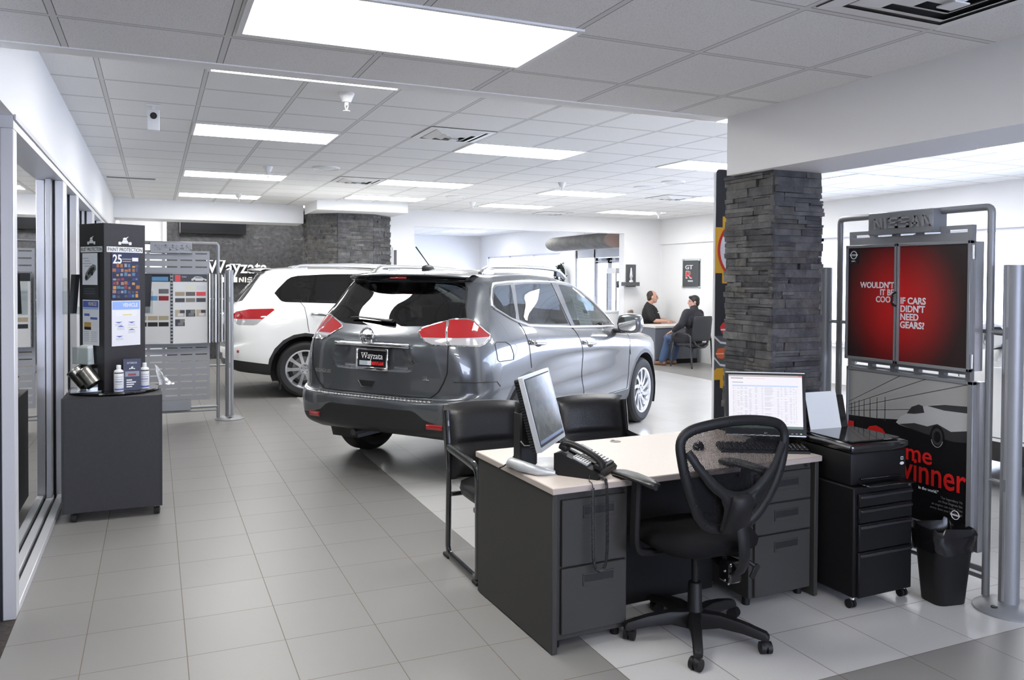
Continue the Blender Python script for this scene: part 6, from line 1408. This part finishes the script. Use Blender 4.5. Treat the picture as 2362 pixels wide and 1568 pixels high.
# drum canopy over the entrance
dl = thing('drum_lamp', 'long grey drum lamp with a pinkish end hanging by the entrance', 'lamp', (9.25, 16.6, 2.50))
gry = mat('drum_cloth', (.17, .165, .155), .8, noise=(6, .25)); pink = mat('drum_end', (.50, .36, .31), .8)
mb = MB(Matrix.Translation((0, 0, 0)) @ Matrix.Rotation(R(90), 4, 'X')); mb.lathe([(.175, -1.55), (.175, 1.35)], gry, 40, Matrix.Diagonal((1.7, 1, 1, 1))); mb.lathe([(.175, -1.55), (.0005, -1.56)], gry, 40, Matrix.Diagonal((1.7, 1, 1, 1))); mb.build('shade', dl)
mb = MB(Matrix.Rotation(R(90), 4, 'X')); mb.lathe([(.0005, 1.352), (.175, 1.35)], pink, 40, Matrix.Diagonal((1.7, 1, 1, 1))); mb.build('end_cap', dl, label='pinkish end disc')
for y in (-.5, .1): mb = MB(); mb.cyl((0, y, .17), (0, y, .52), .006, satin, n=6); mb.build('hanger', dl)
# tall cut-out board behind the near pillar
bd = thing('advertising_board', 'tall black and yellow board half hidden behind the near stone pillar', 'board', (3.517, 4.5, 0))
yel = mat('board_yellow', (.72, .38, .015), .45); org = mat('board_orange', (.75, .13, .02), .4); bdk = mat('board_black', (.012, .012, .014), .4)
mb = MB(); mb.prism(rrect(0, .02, .72, 2.385, .035), -.02, .0, lw_, frame((0, 0, 0), (1, 0, 0), (0, 0, 1), (0, -1, 0))); mb.b(.1, .16, 0, .3, 0, .03, blk_mat); mb.b(.56, .62, 0, .3, 0, .03, blk_mat); mb.build('board', bd, 0)
F = frame((0, -.0, 0), (1, 0, 0), (0, 0, 1), (0, -1, 0)); mb = MB(F)
mb.prism(rrect(.004, .025, .715, 2.38, .03), .0, .002, bdk)
mb.prism([(.0, 1.67), (.06, 1.67), (.06, 1.60), (.72, 1.60), (.72, 2.06), (.06, 2.06), (.06, 1.985), (0, 1.985)], .002, .003, yel)
mb.prism([(.24+.22*math.cos(a), 1.83+.22*math.sin(a)) for a in [2*PI*i/40 for i in range(40)]], .003, .004, SWM['red']); mb.prism([(.24+.2*math.cos(a), 1.83+.2*math.sin(a)) for a in [2*PI*i/40 for i in range(40)]], .004, .005, lw_)
for k in range(8): a = .8*k; mb.prism([(.2+.1*math.cos(a)+.02*math.cos(b_), 1.83+.11*math.sin(a)+.03*math.sin(b_)) for b_ in [2*PI*i/8 for i in range(8)]], .005, .0055, pgr)
mb.prism([(.0, 1.0), (.3, .9), (.3, 1.22), (.0, 1.24)], .002, .003, mat('board_grey', (.09, .09, .09), .4)); mb.prism([(.0, 1.225), (.05, 1.185), (.12, 1.175), (.12, 1.19), (.05, 1.2), (0, 1.24)], .003, .004, lw_); mb.prism([(.0, 1.08), (.05, 1.03), (.12, 1.02), (.12, 1.035), (.05, 1.045), (0, 1.095)], .003, .004, lw_)
mb.prism([(.045, 1.30), (.07, 1.33), (.16, 1.34), (.16, 1.25), (.06, 1.255)], .003, .004, SWM['red']); mb.b(.05, .16, 1.275, 1.285, .004, .005, lw_)
mb.prism([(.01, 1.115), (.03, 1.15), (.09, 1.155), (.12, 1.12), (.09, 1.075), (.03, 1.085)], .003, .004, org); mb.b(.012, .11, 1.112, 1.118, .004, .0046, lw_)
mb.prism([(0, .935), (.05, .935), (.05, .88), (.12, .86), (.12, 1.015), (.02, 1.015), (0, 1.0)], .003, .004, yel); mb.build('artwork', bd, 0, label='black print with yellow and orange shapes')
# second desk with its chairs
d2 = thing('office_desk', 'grey desk between the two seated men in the far corner', 'desk', (8.76, 12.98, 0))
gd = mat('desk_grey_far', (.12, .13, .155), .5); tp2 = mat('desk_top_far', (.60, .57, .54), .4)
mb = MB(); mb.b(0, 1.04, 0, .72, .70, .74, tp2, .003); mb.build('desktop', d2); mb = MB(); mb.b(.02, 1.02, .03, .055, .09, .70, gd); mb.build('modesty_panel', d2); mb = MB(); mb.b(.01, .035, .02, .70, .0, .70, gd); mb.build('side_panel', d2); mb = MB(); mb.b(1.0, 1.025, .02, .70, .0, .70, gd); mb.build('side_panel', d2); mb = MB(); mb.b(.03, 1.0, .035, .05, .0, .09, desk_dk); mb.build('kick_panel', d2)
ch = thing('guest_chair', 'black four legged guest chair carrying the man in the dark coat', 'chair', (9.19, 12.42, 0), R(10))
bl_l = mat('chair_black', (.016, .017, .022), .4)
for s in (-1, 1):
    mb = MB(); mb.tube(fillet([(s*.27, -.27, 0), (s*.265, -.22, .62), (s*.265, .18, .64), (s*.27, .27, 0)], .09, 5), .014, blk_metal, 8, flat=(.8, 1.4), up=(1, 0, 0)); mb.build('leg_frame', ch)
mb = MB(); mb.box((0, .02, .425), (.48, .46, .07), bl_l, .03, None, 2); mb.tube(crom([(-.2, -.22, .52), (-.12, -.25, .41), (0, -.255, .385), (.12, -.25, .41), (.2, -.22, .52)], 5), .022, blk_metal, 8); mb.cyl((-.26, -.1, .40), (.26, -.1, .40), .012, blk_metal, n=8); mb.build('seat', ch)
mb = MB(); g = []
for j in range(9):
    z = .50+.46*j/8; g.append([Vector((x*(.235-.02*(j == 8)-.01*(j == 0)), -.25-.05*j/8+.03*x*x, z)) for x in [-1+2*i/10 for i in range(11)]])
mb.grid(g, bl_l, flip=True); o = mb.build('backrest', ch, 60); s_ = o.modifiers.new('t', 'SOLIDIFY'); s_.thickness = .05; s_.offset = 0; b_ = o.modifiers.new('b', 'BEVEL'); b_.width = .012; b_.segments = 2
sc = thing('swivel_chair', 'brown swivel chair behind the man in the black polo', 'chair', (9.16, 14.04, 0), R(139-90+180))
tan_m = mat('brown_fabric', (.24, .19, .16), .9)
for k in range(5): a = 2*PI*k/5; mb = MB(); mb.tube([(0, 0, .09), (.27*math.cos(a), .27*math.sin(a), .06)], .02, blk_mat, 8); mb.cyl((.27*math.cos(a), .27*math.sin(a), .0), (.27*math.cos(a), .27*math.sin(a), .05), .022, blk_mat, n=10); mb.build('leg', sc)
mb = MB(); mb.cyl((0, 0, .07), (0, 0, .40), .03, blk_mat, n=12); mb.build('column', sc); mb = MB(); mb.box((0, .02, .435), (.46, .44, .07), tan_m, .03, None, 2); mb.build('seat', sc)
mb = MB(); mb.box((0, -.235, .79), (.46, .06, .42), tan_m, .028, Matrix.Rotation(R(6), 3, 'X'), 3); mb.tube([(0, -.1, .42), (0, -.26, .45), (0, -.27, .65)], .02, blk_mat, 8); mb.build('backrest', sc)
# ------------------------------------------------------------------ two seated men
skin = mat('skin', (.52, .29, .21), .5); skin2 = mat('skin_pale', (.50, .29, .22), .5); hair_b = mat('hair_brown', (.035, .022, .015), .6); hair_k = mat('hair_black', (.01, .009, .009), .45)
polo = mat('black_polo', (.011, .011, .013), .85); coat = mat('dark_coat', (.012, .012, .018), .8); jeans = mat('blue_jeans', (.045, .075, .15), .85); shoe_m = mat('brown_shoe', (.16, .07, .03), .45); trous = mat('dark_trousers', (.03, .03, .035), .85)
def fuse(mb, name, parent, m, vox, smooth=6, label=None):
    """union of overlapping closed shapes into one continuous surface"""
    o = mb.build(name, None, 0); rm = o.modifiers.new('r', 'REMESH'); rm.mode = 'VOXEL'; rm.voxel_size = vox
    if smooth: sm = o.modifiers.new('s', 'SMOOTH'); sm.iterations = smooth; sm.factor = .5
    me = bpy.data.meshes.new_from_object(o.evaluated_get(bpy.context.evaluated_depsgraph_get()))
    old = o.data; bpy.data.objects.remove(o); bpy.data.meshes.remove(old)
    me.materials.clear(); me.materials.append(m); me.shade_smooth(); me.name = name
    q = bpy.data.objects.new(name, me); COL.objects.link(q)
    if parent is not None: q.parent = parent
    if label: q['label'] = label
    return q
def limb(mb, pts, rs, m, flat=None):
    P = [Vector(p) for p in pts]; mb.tube(P, list(rs), m, 12)
    for p, r in zip(P, rs): mb.sphere(p, r*.99, m, 10)
def head(mb, c, f, m, s=1.):
    """c head centre; f facing (unit, horizontal)"""
    f = Vector(f).normalized(); l = Vector((0, 0, 1)).cross(f); Q = Matrix((f, l, (0, 0, 1))).transposed().to_4x4()
    def e(x, y, z, r): mb.sphere(Vector(c)+s*(f*x+l*y+Vector((0, 0, z))), tuple(a*s for a in r), m, 16, Q)
    e(-.012, 0, .03, (.095, .076, .092)); e(.022, 0, -.03, (.072, .062, .085)); e(.045, 0, -.085, (.042, .044, .034)); e(.075, 0, .022, (.022, .05, .014))
    e(.094, 0, -.02, (.022, .014, .03)); e(.088, 0, -.036, (.024, .018, .014)); e(.078, 0, -.066, (.016, .026, .008)); e(.074, 0, -.082, (.016, .024, .008))
    for k in (-1, 1): e(-.005, k*.078, -.015, (.022, .012, .034)); e(.06, k*.034, -.03, (.022, .022, .018))
def hand(mb, w, d, up, m, curl=.5, s=1., side=1):
    """w wrist, d pointing direction, up back-of-hand direction"""
    d = Vector(d).normalized(); up = Vector(up); up = (up-d*up.dot(d)).normalized(); a = d.cross(up)*side; w = Vector(w)
    Q = Matrix((d, a, up)).transposed().to_4x4(); mb.sphere(w+d*.045*s, (.05*s, .04*s, .017*s), m, 12, Q)
    for k, (o, L) in enumerate(((-.030, .068), (-.011, .078), (.009, .074), (.028, .058))):
        b = w+d*.082*s+a*o*s; p1 = b+(d*.5-up*.12*curl)*L*s; p2 = p1+(d*.42-up*.42*curl)*L*s*.8; p3 = p2+(d*.3-up*.6*curl)*L*s*.5; limb(mb, [b-d*.02*s, p1, p2, p3], [.0105*s, .0098*s, .009*s, .0075*s], m)
    b = w+d*.025*s-a*.032*s; limb(mb, [b, b+(d*.6-a*.8)*.035*s-up*.008*s, b+(d*1.4-a*.9)*.045*s-up*.018*s], [.013*s, .0115*s, .009*s], m)
class Pose:
    def __init__(s, o, f): s.o = Vector(o); s.f = Vector((*f, 0)).normalized(); s.l = Vector((0, 0, 1)).cross(s.f)
    def __call__(s, x, y, z): return s.f*x+s.l*y+Vector((0, 0, z))
# man in the polo shirt
O = (9.285, 13.98, 0); q = Pose((0, 0, 0), (.75, -.66)); p1 = thing('person', 'seated man in a black polo shirt with his forearm on the far desk', 'person', O)
hd = Vector((.86, -.5, 0)); HC = q(.06, 0, 1.275)
mb = MB(); head(mb, HC, hd, skin, 1.05); limb(mb, [q(-.02, 0, 1.06), q(.03, 0, 1.20)], [.066, .064], skin)
limb(mb, [q(0, 0, .56), q(.03, 0, .72), q(.0, 0, .92), q(-.02, 0, 1.04)], [.15, .155, .15, .11], skin)
for s in (-1, 1):
    limb(mb, [q(-.01, s*.17, 1.045), q(.06, s*.25, .90), q(.14, s*.265, .80)], [.06, .05, .042], skin)
    wr_ = q(.36, s*.17, .785); limb(mb, [q(.14, s*.265, .80), q(.25, s*.22, .795), wr_], [.042, .040, .029], skin); hand(mb, wr_, q(.9, -s*.2, -.06), (0, 0, 1), skin, .35, 1.0, s)
    limb(mb, [q(0, s*.1, .52), q(.42, s*.13, .52)], [.09, .07], skin); limb(mb, [q(.42, s*.13, .52), q(.36, s*.13, .10)], [.065, .045], skin); limb(mb, [q(.33, s*.13, .06), q(.5, s*.14, .045)], [.045, .035], skin)
fuse(mb, 'body', p1, skin, .0085, 5)
mb = MB(); limb(mb, [q(0, 0, .53), q(.06, 0, .66), q(.05, 0, .78), q(.01, 0, .95), q(-.02, 0, 1.06)], [.17, .195, .19, .175, .10], polo); limb(mb, [q(-.02, -.15, 1.05), q(-.02, .15, 1.05)], [.085, .085], polo); limb(mb, [q(0, -.12, .9), q(0, .12, .9)], [.15, .15], polo); mb.tube([q(-.02, 0, 1.09), q(.015, 0, 1.145)], [.082, .074], polo, 14)
for s in (-1, 1): limb(mb, [q(-.01, s*.18, 1.045), q(.06, s*.25, .90), q(.10, s*.262, .85)], [.083, .082, .078], polo)
sh = fuse(mb, 'polo_shirt', p1, polo, .010, 5)
mb = MB(); mb.sphere(q(.19, -.09, .955), (.012, .02, .01), lw_, 8); mb.build('chest_logo', sh)
mb = MB(); fz = hd; lz = Vector((0, 0, 1)).cross(fz); Qh = Matrix((fz, lz, (0, 0, 1))).transposed().to_4x4()
mb.sphere(HC-fz*.032+Vector((0, 0, .035)), (.092, .086, .092), hair_b, 18, Qh); mb.sphere(HC-fz*.06+Vector((0, 0, -.02)), (.055, .08, .075), hair_b, 14, Qh); fuse(mb, 'hair', p1, hair_b, .008, 3)
mb = MB()
for s in (-1, 1): mb.sphere(HC+fz*.083+lz*s*.034+Vector((0, 0, .004)), (.01, .012, .008), hair_k, 10, Qh); mb.sphere(HC+fz*.09+lz*s*.034+Vector((0, 0, .028)), (.008, .024, .005), hair_b, 8, Qh)
mb.build('eyes', p1)
mb = MB()
for s in (-1, 1): limb(mb, [q(-.02, s*.1, .52), q(.42, s*.13, .525), q(.37, s*.13, .12)], [.115, .09, .07], trous)
fuse(mb, 'trousers', p1, trous, .012, 4)
mb = MB()
for s in (-1, 1): limb(mb, [q(.32, s*.13, .055), q(.46, s*.14, .045), q(.56, s*.145, .036)], [.052, .046, .034], seam_m)
fuse(mb, 'shoes', p1, seam_m, .010, 3)
# man in the dark coat
O = (9.19, 12.40, 0); q = Pose((0, 0, 0), (-.25, .97)); p2 = thing('person', 'seated man in a dark coat and blue jeans with his back to the camera', 'person', O)
hd = Vector((-.90, .42, 0)); HC = q(.06, -.10, 1.215); fz = hd.normalized(); lz = Vector((0, 0, 1)).cross(fz); Qh = Matrix((fz, lz, (0, 0, 1))).transposed().to_4x4()
mb = MB(); head(mb, HC, hd, skin2, 1.0); limb(mb, [q(.0, -.02, 1.0), q(.045, -.085, 1.14)], [.062, .058], skin2); limb(mb, [q(-.02, 0, .55), q(-.03, 0, .75), q(0, 0, .98)], [.14, .14, .11], skin2)
KL, KR = q(.42, .20, .53), q(.44, -.10, .53); AL, AR = q(.50, .26, .09), q(.52, -.06, .09)
for s, K, A_ in ((1, KL, AL), (-1, KR, AR)):
    limb(mb, [q(0, s*.1, .50), K], [.085, .065], skin2); limb(mb, [K, A_], [.06, .042], skin2); limb(mb, [A_-Vector((0, 0, .04)), A_+q.f*.13-Vector((0, 0, .05))], [.04, .03], skin2)
EL, WL = q(.0, .315, .80), q(.17, .35, .675); ER, WR = q(.02, -.29, .79), q(.22, -.22, .68)
for s, E_, W2 in ((1, EL, WL), (-1, ER, WR)):
    limb(mb, [q(0, s*.17, 1.0), E_, W2], [.055, .045, .03], skin2); hand(mb, W2, q(.8, s*.15, -.35), (0, 0, 1), skin2, .9, 1.0, s)
fuse(mb, 'body', p2, skin2, .0085, 5)
mb = MB(); limb(mb, [q(-.02, 0, .50), q(-.05, -.02, .70), q(-.04, -.03, .88), q(0, -.04, 1.01)], [.165, .175, .175, .115], coat); limb(mb, [q(0, -.19, .985), q(0, .16, 1.0)], [.095, .095], coat); limb(mb, [q(-.03, -.13, .86), q(-.03, .1, .86)], [.155, .15], coat)
for s, E_, W2 in ((1, EL, WL), (-1, ER, WR)): limb(mb, [q(0, s*.18, .995), E_, W2-q(.03, 0, -.02)], [.085, .072, .052], coat)
for s, K in ((1, KL), (-1, KR)): limb(mb, [q(0, s*.11, .50), q(.26, s*.11+.05, .53)], [.125, .112], coat)
mb.tube([q(.0, -.05, 1.05), q(.035, -.075, 1.125)], [.085, .075], coat, 14); mb.sphere(q(-.0, -.05, 1.05), (.09, .09, .05), coat, 14); fuse(mb, 'coat', p2, coat, .010, 5)
mb = MB(); mb.sphere(HC-fz*.018+Vector((0, 0, .045)), (.097, .084, .085), hair_k, 18, Qh); mb.sphere(HC-fz*.058+Vector((0, 0, -.01)), (.055, .078, .085), hair_k, 14, Qh); mb.sphere(HC+fz*.055+Vector((0, 0, .085)), (.04, .06, .03), hair_k, 12, Qh)
for s in (-1, 1): mb.sphere(HC+fz*.012+lz*s*.07+Vector((0, 0, .02)), (.02, .014, .04), hair_k, 10, Qh)
fuse(mb, 'hair', p2, hair_k, .008, 3)
mb = MB()
for s in (-1, 1): mb.sphere(HC+fz*.08+lz*s*.034+Vector((0, 0, .004)), (.01, .012, .008), hair_k, 10, Qh); mb.sphere(HC+fz*.086+lz*s*.034+Vector((0, 0, .028)), (.008, .024, .005), hair_k, 8, Qh)
mb.build('eyes', p2)
mb = MB()
for s, K, A_ in ((1, KL, AL), (-1, KR, AR)): limb(mb, [q(0, s*.1, .495), K, K.lerp(A_, .5)-q.f*.01, A_+Vector((0, 0, .01))], [.105, .085, .075, .07], jeans)
fuse(mb, 'jeans', p2, jeans, .010, 4)
mb = MB()
for A_, s in ((AL, 1), (AR, -1)): b = A_-Vector((0, 0, .045)); limb(mb, [b-q.f*.05, b+q.f*.04, b+q(.13, .02, -.008), b+q(.19, .03, -.014)], [.044, .046, .04, .03], shoe_m)
fuse(mb, 'shoes', p2, shoe_m, .009, 3, 'brown leather shoes')
